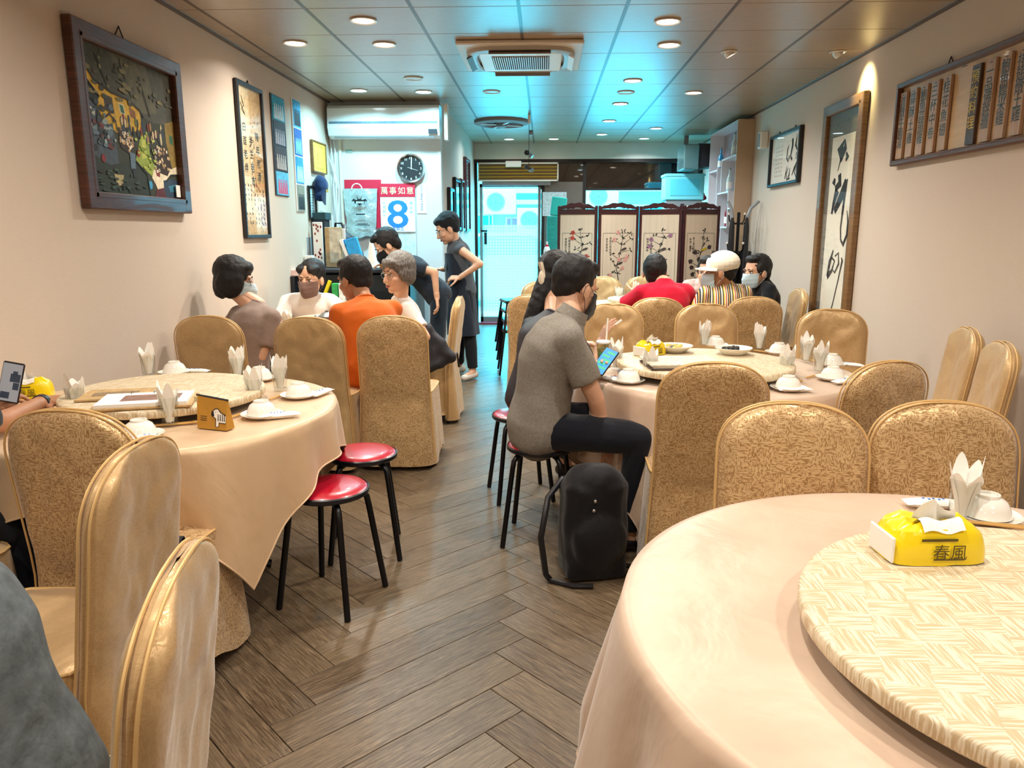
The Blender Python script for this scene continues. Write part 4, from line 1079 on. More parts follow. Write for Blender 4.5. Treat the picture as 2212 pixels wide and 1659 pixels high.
pp([(0, .8), (.16, .66), (.13, .6), (0, .68)], '1d2524'); pp([(0, .68), (.13, .6), (.12, .45), (.27, .5), (.3, .22), (.2, .2), (0, .28)], '3d4c58'); pp([(.02, .6), (.11, .56), (.1, .52), (.02, .56)], 'b9c0b4'); pp([(.04, .48), (.26, .46), (.26, .42), (.05, .43)], '6d8490')
pp([(.88, .6), (1, .64), (1, .22), (.94, .2), (.88, .45)], '8a7434'); pp([(.93, .52), (.97, .51), (.97, .44), (.93, .45)], '2c6a52')
pp([(.58, .5), (.65, .5), (.66, .3), (.76, .2), (.7, .14), (.48, .26), (.52, .34)], '8fa43e'); pp([(.58, .46), (.62, .47), (.62, .3), (.56, .28)], 'b8c45a')
pp([(0, .28), (.2, .2), (.48, .26), (.6, .17), (.62, 0), (0, 0)], '1b2a20')
pp([(.66, .15), (.7, .24), (.8, .29), (.92, .24), (1, .27), (1, .2), (.9, .19), (.84, .14), (.8, .06), (.74, .03), (.7, .1)], 'e6d9bc'); pp([(.71, .22), (.77, .24), (.76, .16), (.72, .17)], '7a2430'); pp([(.8, .14), (.95, .16), (1, .14), (1, 0), (.8, 0)], '203a50'); pp([(.68, .0), (.82, .0), (.8, .08), (.7, .06)], '541a26'); pp([(.86, .1), (.97, .12), (.99, .06), (.88, .05)], '2e7088')
r_ = random.Random(5)
b = {}
DAB = {}
def blob(u, v, a, bq, c):
    lay[0] += .000012; DAB.setdefault(c, MB()).poly(uv([(u + a * math.cos(2 * PI * i / 8), v + bq * math.sin(2 * PI * i / 8)) for i in range(8)]), (0, -.0175 - lay[0], 0), EX, EZ)
for i in range(46): blob(r_.uniform(.36, .84), r_.uniform(.44, .56), .012, .035, r_.choice(['7a2c24', '1e3448', 'c8b890', '2a2a22', '5a6a40', 'a87a48', '14181c']))
pp([(.32, .48), (.46, .5), (.49, .36), (.42, .3), (.33, .34)], '2a1c14'); pp([(.68, .38), (.86, .42), (.92, .26), (.86, .18), (.74, .2)], '2a1c14')
for i in range(60):
    u, v = (r_.uniform(.33, .47), r_.uniform(.32, .48)) if i % 2 else (r_.uniform(.7, .9), r_.uniform(.2, .4))
    blob(u, v, .011, .014, r_.choice(['d8c8a4', 'b89a70', 'e4dcc8'])); 
    if i % 3 == 0: blob(u, v, .006, .008, '5a3a24')
blob(.52, .32, .02, .03, '8a2430'); blob(.63, .09, .025, .035, '3a9cc8'); blob(.14, .24, .022, .03, '7a2028')
pp([(.42, .32), (.48, .31), (.47, .2), (.42, .19)], '5a7488'); pp([(.43, .2), (.47, .2), (.48, .13), (.44, .13)], '18222c'); pp([(.23, .14), (.33, .14), (.31, .06), (.25, .06)], 'a89c70')
for i in range(110): blob(r_.uniform(0, 1), r_.uniform(.66, .98), r_.uniform(.01, .04), r_.uniform(.008, .02), r_.choice(['54543f', '6a6848', '3a3b30', '77724c'])) if r_.random() < .5 else blob(r_.uniform(.02, .28), r_.uniform(.3, .62), r_.uniform(.01, .03), r_.uniform(.008, .025), r_.choice(['5a7080', '2a3640', '8fa0a0', '6a2c2c', '1c2428']))
for i in range(60): blob(r_.uniform(.5, .72), r_.uniform(.2, .48), r_.uniform(.008, .02), r_.uniform(.006, .012), r_.choice(['a8b84c', '6f8a34', 'c8d070'])) if i % 2 else blob(r_.uniform(.0, .6), r_.uniform(.02, .18), r_.uniform(.01, .04), r_.uniform(.006, .014), r_.choice(['24362a', '16201a', '30463a']))
b = MB()
for pts in ([(0, .9), (.12, .765), (.28, .715), (.45, .70), (.58, .645), (.62, .6)], [(0, .8), (.16, .66)], [(0, .68), (.13, .6), (.12, .45)], [(.2, .53), (.24, .56), (.3, .52), (.31, .45)], [(.48, .26), (.6, .17), (.62, .0)], [(.15, .95), (.25, .75)], [(.4, .95), (.5, .72)], [(.6, .9), (.7, .62)], [(.84, .14), (.9, .19), (1, .2)]): b.stroke(uv(pts), .009, (0, -.0205, 0), EX, EZ, .0004)
b.build('outline_strokes', m_ink, cv, smooth=False)
for c, q in DAB.items(): tag(q.build('brush_dabs', col(c), cv, smooth=False), kind='stuff')
MB().box((iw / 2 - .035, -.03, -ih / 2 + .045), (.05, .004, .07)).build('label_card', m_paper, t, smooth=False)
# ---- tall calligraphy with collage
t, w, h = wthing('framed_calligraphy', 'tall narrow black-framed calligraphy scroll with tan collage ground', 'picture', 'L', 510, 172, 572, 514)
w, h = .52, 1.14; frame_bars(t, w, h, .03, .03, m_black); hook(t, 0, h / 2, .02); bk = backing(t, w - .03, h - .03, col('cdb48a'), -.01)
iw, ih = w - .06, h - .06; lay[0] = 0
for (u0, v0, u1, v1, c) in ((.0, .62, .45, .98, 'd6c39c'), (.5, .7, 1, 1, 'c3a577'), (.55, .3, 1, .55, 'b8925a'), (.1, .0, .5, .1, 'b8904e'), (.5, .05, 1, .28, 'ded2b8'), (0, .15, .5, .4, 'd8c8a6')):
    pp([(u0, v0), (u1, v0), (u1, v1), (u0, v1)], c, bk, 'collage_patch', (0, -.011, 0))
b = MB()
for x, tx in ((.12, '陳年老酒'), (-.01, '半生老友'), (-.13, '白首老伴')): b.vtext(tx, .075, (x, -.0125, .20 if x > 0 else .16 if x > -.1 else .25), EX, EZ, 1.32)
for i in range(7):
    for j in range(9):
        if r_.random() < .8: b.stroke([(-.19 + i * .06 + r_.uniform(-.01, .01), -.16 - j * .035), (-.18 + i * .06 + r_.uniform(-.01, .01), -.18 - j * .035)], [.004, .012], (0, -.0125, 0), EX, EZ)
for i in range(40): x, z = r_.uniform(-.02, .2), r_.uniform(-.5, .42); b.stroke([(x, z), (x + r_.uniform(-.02, .02), z - r_.uniform(.01, .03))], [.003, .009], (0, -.0124, 0), EX, EZ)
b.stroke([(-.15, .47), (-.11, .40), (-.16, .37), (-.1, .34), (-.17, .42)], [.006, .012, .008, .012, .005], (0, -.0125, 0), EX, EZ)
b.build('lettering', m_ink, t, smooth=False); pane(t, w - .05, h - .05, -.02)
# ---- photo boards
for (x0, y0, x1, y1, lab, cols, ph) in ((581, 200, 623, 425, 'photo strip of four group photos, hung nearest the tall calligraphy', ('2a98b8', '2b2530', '3a2f34', '5ab0d0'), (.0,)), (627, 210, 658, 458, 'white-edged photo board of four blue group photos beside the yellow certificate', ('3aa8d8', '1d56a0', '2c88c8', '8a8474'), (.0,))):
    t, w, h = wthing('photo_board', lab, 'photo board', 'L', x0, y0, x1, y1, group='photo boards')
    bk = backing(t, w, h, m_white if x0 > 600 else m_dark, -.008); lay[0] = 0
    for i in range(4):
        ph_ = h / 4; zc = h / 2 - ph_ * (i + .5); sx = w * .9
        q = MB().box((w * .03, -.0105, zc), (sx, .003, ph_ * .95)).build('photo', col(cols[i]), t, smooth=False)
        b = MB()
        for k in range(5):
            x = w * .03 + sx * (-.32 + .16 * k); b.poly([(x - .02, zc - ph_ * .42), (x + .022, zc - ph_ * .42), (x + .014, zc + .01), (x - .014, zc + .01)], (0, -.0125, 0), EX, EZ); b.poly([(x + .011 * math.cos(a), zc + .022 + .015 * math.sin(a)) for a in [PI * j / 4 for j in range(8)]], (0, -.0126, 0), EX, EZ)
        b.build('photo_figures', col(('c8d8dc', 'a8a0a8', 'b8a8a0', 'd0486a')[i] if x0 < 600 else ('20303c', '78b0e0', 'b0dcf0', '283034')[i]), q, smooth=False)
# ---- certificates, cap
t, w, h = wthing('certificate_frame', 'yellow certificate in a slim pale frame near the corner', 'certificate', 'L', 668, 300, 701, 378)
frame_bars(t, w, h, .014, .03, m_oak); backing(t, w - .01, h - .01, col('e0c44a'), -.02); b = MB()
for s in (-1, 1): b.box((s * w * .33, -.0215, 0), (.006, .001, h * .7)); b.box((0, -.0215, s * h * .35), (w * .66, .001, .006))
b.build('border_print', col('b08a20'), t, smooth=False); b = MB(); b.vtext('感謝狀', .035, (-w * .12, -.0225, .02), EX, EZ); b.build('lettering', col('8a7020'), t, smooth=False)
t, w, h = wthing('license_frame', 'black-framed pale blue certificate under the yellow one', 'certificate', 'L', 662, 400, 681, 475)
frame_bars(t, w, h, .022, .025, m_black); backing(t, w - .01, h - .01, col('bfe0ea'), -.012); b = MB()
for i in range(8): b.box((0, -.0128, h * .32 - i * h * .08), (w * .5 * (1 if i % 3 else .5), .001, .008))
b.build('print', col('4a90a8'), t, smooth=False)
p = atx(696, 405, XL + .09); t = thing('baseball_cap', 'navy cap with gold badges hanging under the yellow certificate', 'cap', p)
b = MB(); b.ell((-.02, .02, .02), (.07, .105, .1)); b.cone((-.02, -.0, -.03), .06, (-.02, -.04, -.09), .05); co, F = remesh(b, .012, 4); b = MB(); sub(b, co, F, (0, 0, 0), .008, 12); b.build('crown', fabric('navy_cap', '14264a'), t)
b = MB(); b.grid(lambda u, v: Vector((.02 + .02 * math.sin(PI * u), -.09 + .13 * u - .02 * v, -.06 - .11 * v * math.sin(PI * (.15 + .7 * u)))), 10, 6); b.grid(lambda u, v: Vector((.014 + .02 * math.sin(PI * u), .04 - .13 * u - .02 * v, -.06 - .11 * v * math.sin(PI * (.15 + .7 * u)))), 10, 6); b.build('brim', fabric('navy_brim', '101d3a'), t)
for s in (0, 1): MB().ell((.05, -.03 + s * .045, -.035), (.004, .013, .013), None, 10, 8).build('badge', m_gilt, t)
# ---- right wall frames
t, w, h = wthing('framed_calligraphy', 'small black-framed brush calligraphy nearest the door on the right wall', 'picture', 'R', 1667, 293, 1736, 399)
w, h = .96, .52; frame_bars(t, w, h, .03, .04, m_black); backing(t, w - .02, h - .02, M('rice_paper', 'e6e0d4', .8, 0, .03), -.012); hook(t, -.25, h / 2, .02); hook(t, .25, h / 2, .02)
b = MB()
for pts, ww in (([(.33, .2), (.3, .1), (.35, .05)], [.01, .05, .02]), ([(.34, .03), (.31, -.03), (.36, -.02), (.34, .03)], .012), ([(.38, -.05), (.3, -.12), (.24, -.18)], [.01, .035, .01]), ([(.35, -.1), (.32, -.16), (.36, -.2)], [.01, .02, .01]), ([(.2, .17), (.21, .1), (.17, .02), (.13, -.02)], [.05, .05, .03, .01]), ([(.18, .0), (.22, -.03)], .03), ([(.1, .12), (.06, .08), (.05, .0), (.1, -.04), (.12, .02)], [.01, .03, .03, .02, .02]), ([(.17, -.1), (.16, -.17), (.1, -.21), (.18, -.2)], [.01, .03, .02, .02]), ([(.08, -.08), (.05, -.14), (.03, -.2)], [.01, .02, .02]), ([(.12, -.1), (.07, -.15), (.1, -.22)], [.01, .02, .015])):
    b.stroke(pts, ww, (0, -.0135, 0), EX, EZ)
for i in range(5):
    for j in range(8): x, z = -.1 - i * .055, .14 - j * .04; b.stroke([(x, z), (x + r_.uniform(-.015, .015), z - .022)], [.003, .009], (0, -.0135, 0), EX, EZ)
b.build('lettering', m_ink, t, smooth=False); pane(t, w - .05, h - .05, -.025)
t, w, h = wthing('framed_calligraphy', 'very tall gold-brown framed scroll with two huge black brush characters', 'picture', 'R', 1837, 212, 1845, 690)
c0, c1 = atx(1792, 232, XR), atx(1882, 195, XR); w = abs(c0.y - c1.y); ztop = (c0.z + c1.z) / 2; h = ztop - .62
t.location = (XR, (c0.y + c1.y) / 2, ztop - h / 2)
frame_bars(t, w, h, .085, .045, m_oak); backing(t, w - .1, h - .1, col('6d655a'), -.012, 'mount'); MB().box((0, -.0135, -.06), (w * .56, .002, h - .42)).build('scroll_paper', M('scroll_paper', 'e6dfcd', .8, 0, .03), t, smooth=False)
b = MB()
for pts, ww in (([(.03, .53), (-.06, .44), (-.02, .40), (.05, .46), (.03, .53)], [.01, .1, .11, .06, .01]), ([(.07, .42), (.1, .38), (.07, .35)], [.02, .06, .02]), ([(-.02, .38), (-.06, .28)], [.02, .008]), ([(-.1, .22), (-.12, .17)], [.03, .07]), ([(-.02, .25), (.0, .17), (-.08, .13)], [.06, .08, .05]), ([(.1, .2), (.06, .08), (-.06, -.06)], [.03, .10, .06]), ([(-.04, .12), (-.09, .0), (-.11, -.08)], [.09, .05, .03]), ([(.13, .2), (.1, .02), (.08, -.2), (.1, -.3)], [.02, .04, .03, .025]), ([(.1, -.3), (.15, -.34), (.2, -.26), (.2, -.15), (.17, -.06)], [.025, .04, .03, .02, .01]),
               ([(-.02, -.39), (-.07, -.5), (-.1, -.62)], [.02, .05, .03]), ([(-.1, -.62), (-.02, -.57), (.02, -.48), (-.05, -.45)], [.06, .03, .02, .02]), ([(.02, -.44), (.08, -.41), (.1, -.5), (.04, -.58), (.0, -.56)], [.015, .02, .03, .02, .01]), ([(.14, -.45), (.16, -.47), (.12, -.62), (.05, -.85), (-.02, -1.02)], [.02, .03, .02, .016, .02])):
    pts2 = []
    b.stroke([(x * 1.15, z * .95 + .12) for x, z in pts], ww, (0, -.0155, 0), EX, EZ)
b.build('lettering', m_ink, t, smooth=False); pane(t, w - .14, h - .14, -.028)
# ---- menu board with wooden plaques
t, w, h = wthing('menu_board', 'long wooden menu board of hanging plaques with painted dish names', 'menu board', 'R', 1946, 270, 2212, 210)
yl = atx(1946, 270, XR).y; yr = 3.62; w = yl - yr; zt = atx(1955, 182, XR).z; h = zt - atx(1937, 360, XR).z
t.location = (XR, (yl + yr) / 2, zt - h / 2)
frame_bars(t, w, h, .035, .05, wood('menu_frame', '4a2c1c', '6e4429')); backing(t, w - .04, h - .04, wood('menu_board_wood', 'c2a27a', 'd4b48a', (2, 2, 12)), -.015)
for x in (-.3, .42): hook(t, x - w / 2 + .9, h / 2, .035)
m_plq = wood('plaque_wood', 'a5846a', 'bd9c80', (30, 30, 2)); m_plqd = wood('plaque_dark', '3f281c', '5a3a28', (30, 30, 2)); m_txt = M('green_black_paint', '1d3234', .4, 0, .1)
dishes = ['清燉牛腩湯', '蒜酥土雞', '鮑魚蒜頭雞', '三杯中卷', '桂花魚翅', None, '預約料理', '一品佛跳牆', '鮑魚糯米雞', '排翅燉土雞', '紅燒排翅']
sp = .138; x = -w / 2 + .085
for i, dn in enumerate(dishes):
    xc = x + i * sp + (.03 if i > 5 else 0)
    if dn is None: MB().box((xc, -.016, h * .42), (.05, .004, .004)).build('nail', m_blackm, t, smooth=False); continue
    hh = h * .80; q = MB().box((xc, -.028, -.012), (.085, .018, hh), bev=.002).build('plaque', m_plqd if dn == '預約料理' else m_plq, t, smooth=False)
    b = MB(); n = len(dn); b.vtext(dn, .078, (xc, -.0375, hh / 2 - .075), EX, EZ, (hh - .10) / n / .078, shear=.0); b.build('lettering', m_gilt if dn == '預約料理' else m_txt, q, smooth=False)
    MB().box((xc, -.038, hh / 2 - .03), (.02, .003, .004)).build('nail', m_blackm, q, smooth=False)
# ---- wall sensor by the pillar
t = thing('wall_speaker', 'small white box speaker under the ceiling by the shelf column', 'speaker', (XR - .045, 8.62, 2.42)); MB().box((0, 0, 0), (.09, .11, .18), bev=.012).build('case', m_white, t); MB().box((-.046, 0, 0), (.004, .08, .14)).build('grille', m_grey, t, smooth=False)
# ================================================================== partition wall
t, w, h = wthing('wall_air_conditioner', 'white split air conditioner mounted high on the partition wall', 'air conditioner', 'B', 717, 234, 955, 302)
b = MB()
prof = [(0, h / 2), (-.17, h / 2), (-.2, h / 2 - .03), (-.205, -h * .2), (-.17, -h * .42), (-.1, -h / 2), (0, -h / 2)]
nP = len(prof); V = [(s * w / 2, y, z) for s in (-1, 1) for y, z in prof]; b.add(V, [tuple(range(nP))[::-1], tuple(range(nP, 2 * nP))] + [(i, i + 1, nP + i + 1, nP + i) for i in range(nP - 1)]); b.build('casing', M('ac_white', 'dfe6e8', .18, 0, .02, coat=.5), t, smooth=False)
MB().box((0, -.2055, -.01), (w * .97, .006, .02)).build('trim_line', col('5a7a90'), t, smooth=False)
MB().box((0, -.155, -h * .445), (w * .9, .03, .02), RX(.6)).build('louvre', m_grey, t, smooth=False); MB().box((w * .44, -.19, -h * .3), (.09, .012, .05), RX(.15)).build('display', m_dark, t, smooth=False)
MB().box((.06 + w / 2, -.07, 0), (.035, .14, h * 1.1)).build('pipe_cover', m_cream, t, smooth=False)
t, w, h = wthing('wall_clock', 'round black-faced wall clock with chrome rim showing noon', 'clock', 'B', 862, 336, 915, 392)
R_ = .148; Rf = RX(PI / 2)
MB().lathe([(R_, 0), (R_, .035), (R_ * .97, .045), (R_ * .88, .04), (R_ * .87, .02)], 48, R=Rf).build('rim', m_chrome, t); MB().lathe([(R_ * .88, .02), (.001, .021)], 48, R=Rf).build('dial', m_ink, t)
b = MB()
for i in range(1, 13): a = PI / 2 - i * PI / 6; b.text(str(i), .034, (R_ * .70 * math.cos(a), -.0225, R_ * .70 * math.sin(a)), EX, EZ)
for i in range(60): a = i * PI / 30; b.box((R_ * .83 * math.cos(a), -.0222, R_ * .83 * math.sin(a)), (.003, .001, .003))
b.build('numerals', m_paper, t, smooth=False)
MB().box((.004, -.0245, .035), (.008, .0015, .09), RY(.04)).build('hour_hand', m_paper, t, smooth=False); MB().box((.006, -.0255, .05), (.006, .0015, .12), RY(.06)).build('minute_hand', m_paper, t, smooth=False); MB().box((.018, -.0265, -.006), (.11, .001, .002), RY(.3)).build('second_hand', m_paper, t, smooth=False)
MB().lathe([(R_ * .9, .04), (.001, .042)], 40, R=Rf).build('glass_cover', m_pglass, t)
t, w, h = wthing('banner', 'plain red paper banner behind the silver bag', 'banner', 'B', 744, 394, 824, 412); t.location.z -= .2; MB().box((0, -.006, .02), (w, .006, .5)).build('sheet', m_redp, t, smooth=False)
t, w, h = wthing('tear_off_calendar', 'tear-off calendar with red header and a big blue number 8', 'calendar', 'B', 820, 397, 901, 560)
zt = h / 2; k = h / 163.0
MB().box((0, -.013, 0), (w * .98, .006, h)).build('backing_card', col('cfe4ea'), t, smooth=False)
q = MB().box((0, -.02, zt - 14 * k), (w, .012, 28 * k)).build('header', m_redp, t, smooth=False); b = MB()
for i, ch in enumerate('萬事如意'): b.text(ch, 17 * k, (w * (-.36 + .24 * i), -.0265, zt - 15 * k), EX, EZ)
b.build('lettering', col('efe2b4'), q, smooth=False)
q = MB().box((0, -.022, zt - 66 * k), (w * .96, .01, 74 * k)).build('day_sheet', m_paper, t, smooth=False); b = MB(); b.text('8', 84 * k, (-.0, -.0275, zt - 63 * k), (1.25, 0, 0), EZ)
v0 = [(a, y, z) for a, y, z in b.v]; b.v = [(a * 1.2, y, z) for a, y, z in v0]; nn = len(b.v)
for dx in (-.006, .006): b.add([(a + dx, y - .0002 * (1 if dx > 0 else 2), z) for a, y, z in b.v[:nn]], b.f[:len(b.f)] if dx < 0 else [tuple(i for i in f) for f in b.f[:len(b.f) // 2]])
b.text('星期五', 9 * k, (0, -.0275, zt - 97 * k), EX, EZ); b.build('number_print', m_blue, q, smooth=False)
b = MB(); b.vtext('六月初十', 7.5 * k, (-w * .38, -.0275, zt - 42 * k), EX, EZ, 1.15); b.build('side_print', m_blue, q, smooth=False); b = MB(); b.vtext('癸卯年', 8 * k, (w * .38, -.0275, zt - 42 * k), EX, EZ, 1.2); b.build('year_print', col('4ad0e8'), q, smooth=False)
t, w, h = wthing('notice', 'narrow white notice with a vertical line of purple characters', 'sign', 'B', 900, 398, 922, 461); MB().box((0, -.004, 0), (w, .004, h)).build('card', m_paper, t, smooth=False); b = MB(); b.vtext('本店不接受刷卡請見諒', h / 11.5, (0, -.0065, h * .43), EX, EZ, 1.02); b.build('lettering', col('3a2f7a'), t, smooth=False)
t, w, h = wthing('plastic_bag', 'silver plastic carrier bag with black bat emblem hanging on the wall', 'bag', 'B', 742, 408, 820, 512)
m_silver = M('silver_film', 'b4ccd0', .28, .45, .2, 6, .6, 9, .03)
def bagf(sg): return lambda u, v: Vector(((u - .5) * w * (1 - .18 * (1 - v)) + .01 * nz((u, v, 0), 4), -.035 - sg * (.035 * math.sin(PI * u) * (1 - .5 * v) + .008 * nz((u * 3, v * 3, sg), 2)), (v - .5) * h + .012 * math.sin(u * 11) * (1 - v)))
b = MB(); b.grid(bagf(1), 24, 24); b.grid(bagf(-.4), 24, 24); b.build('bag_body', m_silver, t)
MB().tube([(.055 * math.cos(a) - .03, -.05, h / 2 - .01 + .06 * math.sin(a)) for a in [PI * i / 12 for i in range(13)]], .006, 8).build('handle', m_white, t)
q = [(-.5, .05), (-.38, .28), (-.2, .16), (-.12, .2), (-.16, .5), (-.06, .26), (.06, .26), (.16, .5), (.12, .2), (.2, .16), (.38, .28), (.5, .05), (.34, .08), (.3, -.12), (.16, -.08), (0, -.3), (-.16, -.08), (-.3, -.12), (-.34, .08)]
ew = w * .46; b = MB(); b.poly([(x * ew + .005, z * ew * .75 + h * .22) for x, z in q], (0, -.098, 0), EX, EZ); b.build('emblem', m_ink, t, smooth=False); MB().box((.01, -.0985, h * .215), (ew * .5, .001, .018)).build('emblem_text', col('b4ccd0'), t, smooth=False)
b = MB(); b.box((.01, -.096, -h * .03), (w * .26, .001, .012)); b.box((.03, -.092, -h * .23), (w * .3, .001, .008)); b.box((.03, -.091, -h * .255), (w * .42, .001, .006)); b.build('print', m_ink, t, smooth=False)
t = thing('cable_conduit', 'pale conduit and loose cables running down beside the air conditioner', 'cable', aty(738, 380, YA)); c = Vector(t.location)
b = MB(); b.box((0, -.012, 0), (.03, .02, 1.0)); b.build('conduit', m_cream, t, smooth=False); b = MB()
for k_ in range(3): b.tube([(-.13 + k_ * .03, -.03, .45), (-.12 + .04 * k_, -.05, .2), (-.02 - .03 * k_, -.04, -.1), (-.05, -.05, -.5 - .05 * k_)], .005, 6)
b.build('cables', m_white, t); MB().box((.09, -.004, .25), (.07, .006, .03)).build('tag', col('8fb0b0'), t, smooth=False)
# ---- frames in the passage
for i, (x0, x1, y0, y1, lab) in enumerate(((965, 976, 404, 488, 'lowest framed picture on the passage wall'), (977, 990, 382, 497, 'black framed picture second along the passage wall'), (991, 999, 385, 499, 'brown framed picture third along the passage wall'), (1000, 1011, 338, 500, 'tallest red-brown framed picture on the passage wall'))):
    t, w, h = wthing('framed_picture', lab, 'picture', 'L', x0, y0, x1, y1, XP, 'passage pictures'); frame_bars(t, w, h, .035, .04, (m_black, m_black, m_walnut, m_redwood)[i]); backing(t, w - .02, h - .02, col(('9ab4ba', 'b4c0c0', 'c0b8a8', '98a8a8')[i]), -.012); MB().box((0, -.014, 0), (w * .5, .003, h * .6)).build('print', col(('5a6a70', '6a7a80', '8a6a50', '586a70')[i]), t, smooth=False); pane(t, w - .06, h - .06, -.03)
# ================================================================== counter and clutter
ZK = 1.11
t = thing('service_counter', 'black service counter below the calendar, piled with files', 'counter', (-1.72, 7.45, 0))
MB().box((0, .02, ZK / 2 - .02), (.94, .86, ZK - .06), bev=.01).build('body', m_black, t, smooth=False); MB().box((0, 0, ZK - .02), (1.0, .96, .04), bev=.008).build('worktop', m_dark, t, smooth=False)
b = MB()
for s in (-.24, .24): b.box((s, -.413, .5), (.44, .008, .8))
b.build('front_panel', m_blackm, t, smooth=False); b = MB(); b.vtext('TUBORG'[::1], .06, (.27, -.419, .8), EZ, (-1, 0, 0)); 
def K(px, py, y): return aty(px, py, y)
def flatbox(name, label, cat, px0, px1, pyt, pyb, y, dp, mat, z0=ZK, tilt=0, ry=0, parts=None):
    a, b_ = aty(px0, pyt, y), aty(px1, pyb, y); zt = aty(px0, pyt, y).z; w = abs(b_.x - a.x); zb = z0 if z0 is not None else b_.z; h = max(.02, zt - zb)
    t = thing(name, label, cat, ((a.x + b_.x) / 2, y, zb + .001))
    MB().box((0, 0, h / 2), (w, dp, h), RX(tilt) @ RY(ry) if (tilt or ry) else None, bev=min(.004, dp * .3)).build('body', mat, t, smooth=False)
    return t, w, h
flatbox('binder', 'black binder standing at the wall end of the counter', 'binder', 652, 663, 492, 575, 7.35, .26, m_black)
flatbox('magazine_holder', 'grey magazine holder beside the black binder', 'holder', 664, 674, 512, 575, 7.3, .24, m_grey)
t, w, h = flatbox('folder', 'white folder printed with scattered red and black petals', 'folder', 675, 700, 480, 575, 7.28, .03, m_paper); b = MB()
for i in range(16): x, z = r_.uniform(-.4, .4) * w, r_.uniform(.05, .95) * h; b.poly([(x + .009 * math.cos(a), z + .014 * math.sin(a)) for a in [PI * j / 3 for j in range(6)]], (0, -.0162, 0), EX, EZ)
b.build('petal_print', col('8a2c2c'), t, smooth=False)
t, w, h = flatbox('document_envelope', 'brown kraft envelope file standing beside the petal folder', 'envelope', 702, 741, 491, 575, 7.26, .05, col('b39368')); MB().box((.02, -.027, h * .55), (w * .7, .003, h * .85)).build('sheet', col('cabfa8'), t, smooth=False)
flatbox('document_envelope', 'white paper sheet standing behind the brown envelope', 'paper', 736, 749, 494, 575, 7.34, .02, m_paper)
t, w, h = flatbox('acrylic_tray', 'clear acrylic tray in front of the brown envelope', 'tray', 692, 733, 546, 575, 7.16, .012, GLASS('acrylic', (.85, .9, .92), 1.0)); 
t, w, h = flatbox('ring_binder', 'blue ring binder leaning among the files', 'binder', 752, 782, 514, 575, 7.2, .05, col('2aa0e0'), ry=-.28); MB().box((-.05, .03, h * .48), (w * .9, .03, h * .98), RY(-.34)).build('inner_folder', col('1c3f8a'), t, smooth=False); MB().box((-.085, .02, h * .48), (.03, .06, h * .98), RY(-.36)).build('pages', m_paper, t, smooth=False)
t, w, h = flatbox('storage_box', 'dark green box lying on top of the files', 'box', 672, 710, 466, 482, 7.45, .2, col('1d3d44'), z0=None); t.location.z = ZK + .45
MB().box((0, 0, -.225), (w * .8, .18, .45)).build('stack_under', col('2a2c34'), t, smooth=False)
p = aty(735, 490, 7.55); t = thing('shoulder_bag', 'black shoulder bag slumped behind the files', 'bag', (p.x, 7.6, ZK)); b = MB(); b.ell((0, 0, .17), (.15, .1, .18)); b.ell((.06, 0, .1), (.16, .1, .1)); co, F = remesh(b, .02, 4); b = MB(); b.add([tuple(q) for q in co], F); b.build('body', m_dark, t); MB().tube([(-.08, 0, .28), (-.06, 0, .42), (.0, 0, .42), (.05, 0, .3)], .012, 8).build('strap', m_black, t)
p = aty(693, 455, 7.62); t = thing('paper_sheet', 'white folded paper propped above the dark green box', 'paper', (p.x, 7.66, ZK)); b = MB(); b.add([(-.08, 0, .02), (.1, 0, .02), (.1, .0, .50), (-.07, 0, .58), (-.08, .01, .02), (.1, .01, .02), (.1, .01, .50), (-.07, .01, .58)], [(0, 1, 2, 3), (7, 6, 5, 4), (0, 4, 5, 1), (1, 5, 6, 2), (2, 6, 7, 3), (3, 7, 4, 0)]); b.build('sheet', m_paper, t, smooth=False)
p = aty(803, 560, 7.2); t = thing('plastic_bag', 'crumpled white plastic bag standing by the orange box', 'bag', (p.x, 7.2, ZK)); b = MB(); b.grid(lambda u, v: Vector(((.075 - .06 * v ** .6) * math.cos(2 * PI * u) * (1 + .15 * nz((math.cos(2 * PI * u), math.sin(2 * PI * u), v * 2), 2)), (.07 - .055 * v ** .6) * math.sin(2 * PI * u), .005 + .26 * v)), 24, 14, wrap=True); b.build('body', m_paper, t)
flatbox('box', 'orange carton at the counter edge beside the white bag', 'box', 822, 836, 548, 575, 7.05, .1, col('e08a14'))
t, w, h = flatbox('charger', 'white charger block with looping cable on the counter', 'charger', 660, 678, 552, 575, 7.08, .08, m_white); MB().tube([(-.05, 0, .005), (-.09, 0, .05), (-.05, 0, .1), (.02, 0, .11), (.08, -.02, .06), (.1, -.03, .005)], .004, 6).build('cable', m_white, t)
t, w, h = flatbox('tool_case', 'black case on a low shelf by the left wall', 'case', 618, 646, 596, 640, 6.75, .2, m_black, z0=.72); b = MB(); b.tube([(-.07, 0, h), (-.05, 0, h + .04), (.05, 0, h + .04), (.07, 0, h)], .008, 6); b.build('handle', m_black, t)
t2 = thing('side_cabinet', 'low dark side cabinet against the counter front', 'cabinet', (-1.85, 6.72, 0)); MB().box((0, 0, .36), (.74, .36, .70), bev=.006).build('body', m_dark, t2, smooth=False); MB().box((0, 0, .712), (.78, .4, .016)).build('top', m_blackm, t2, smooth=False)
flatbox('towel_roll', 'pink and white folded cloth on the black case', 'cloth', 628, 650, 582, 596, 6.75, .12, col('d8b8b0'), z0=None)
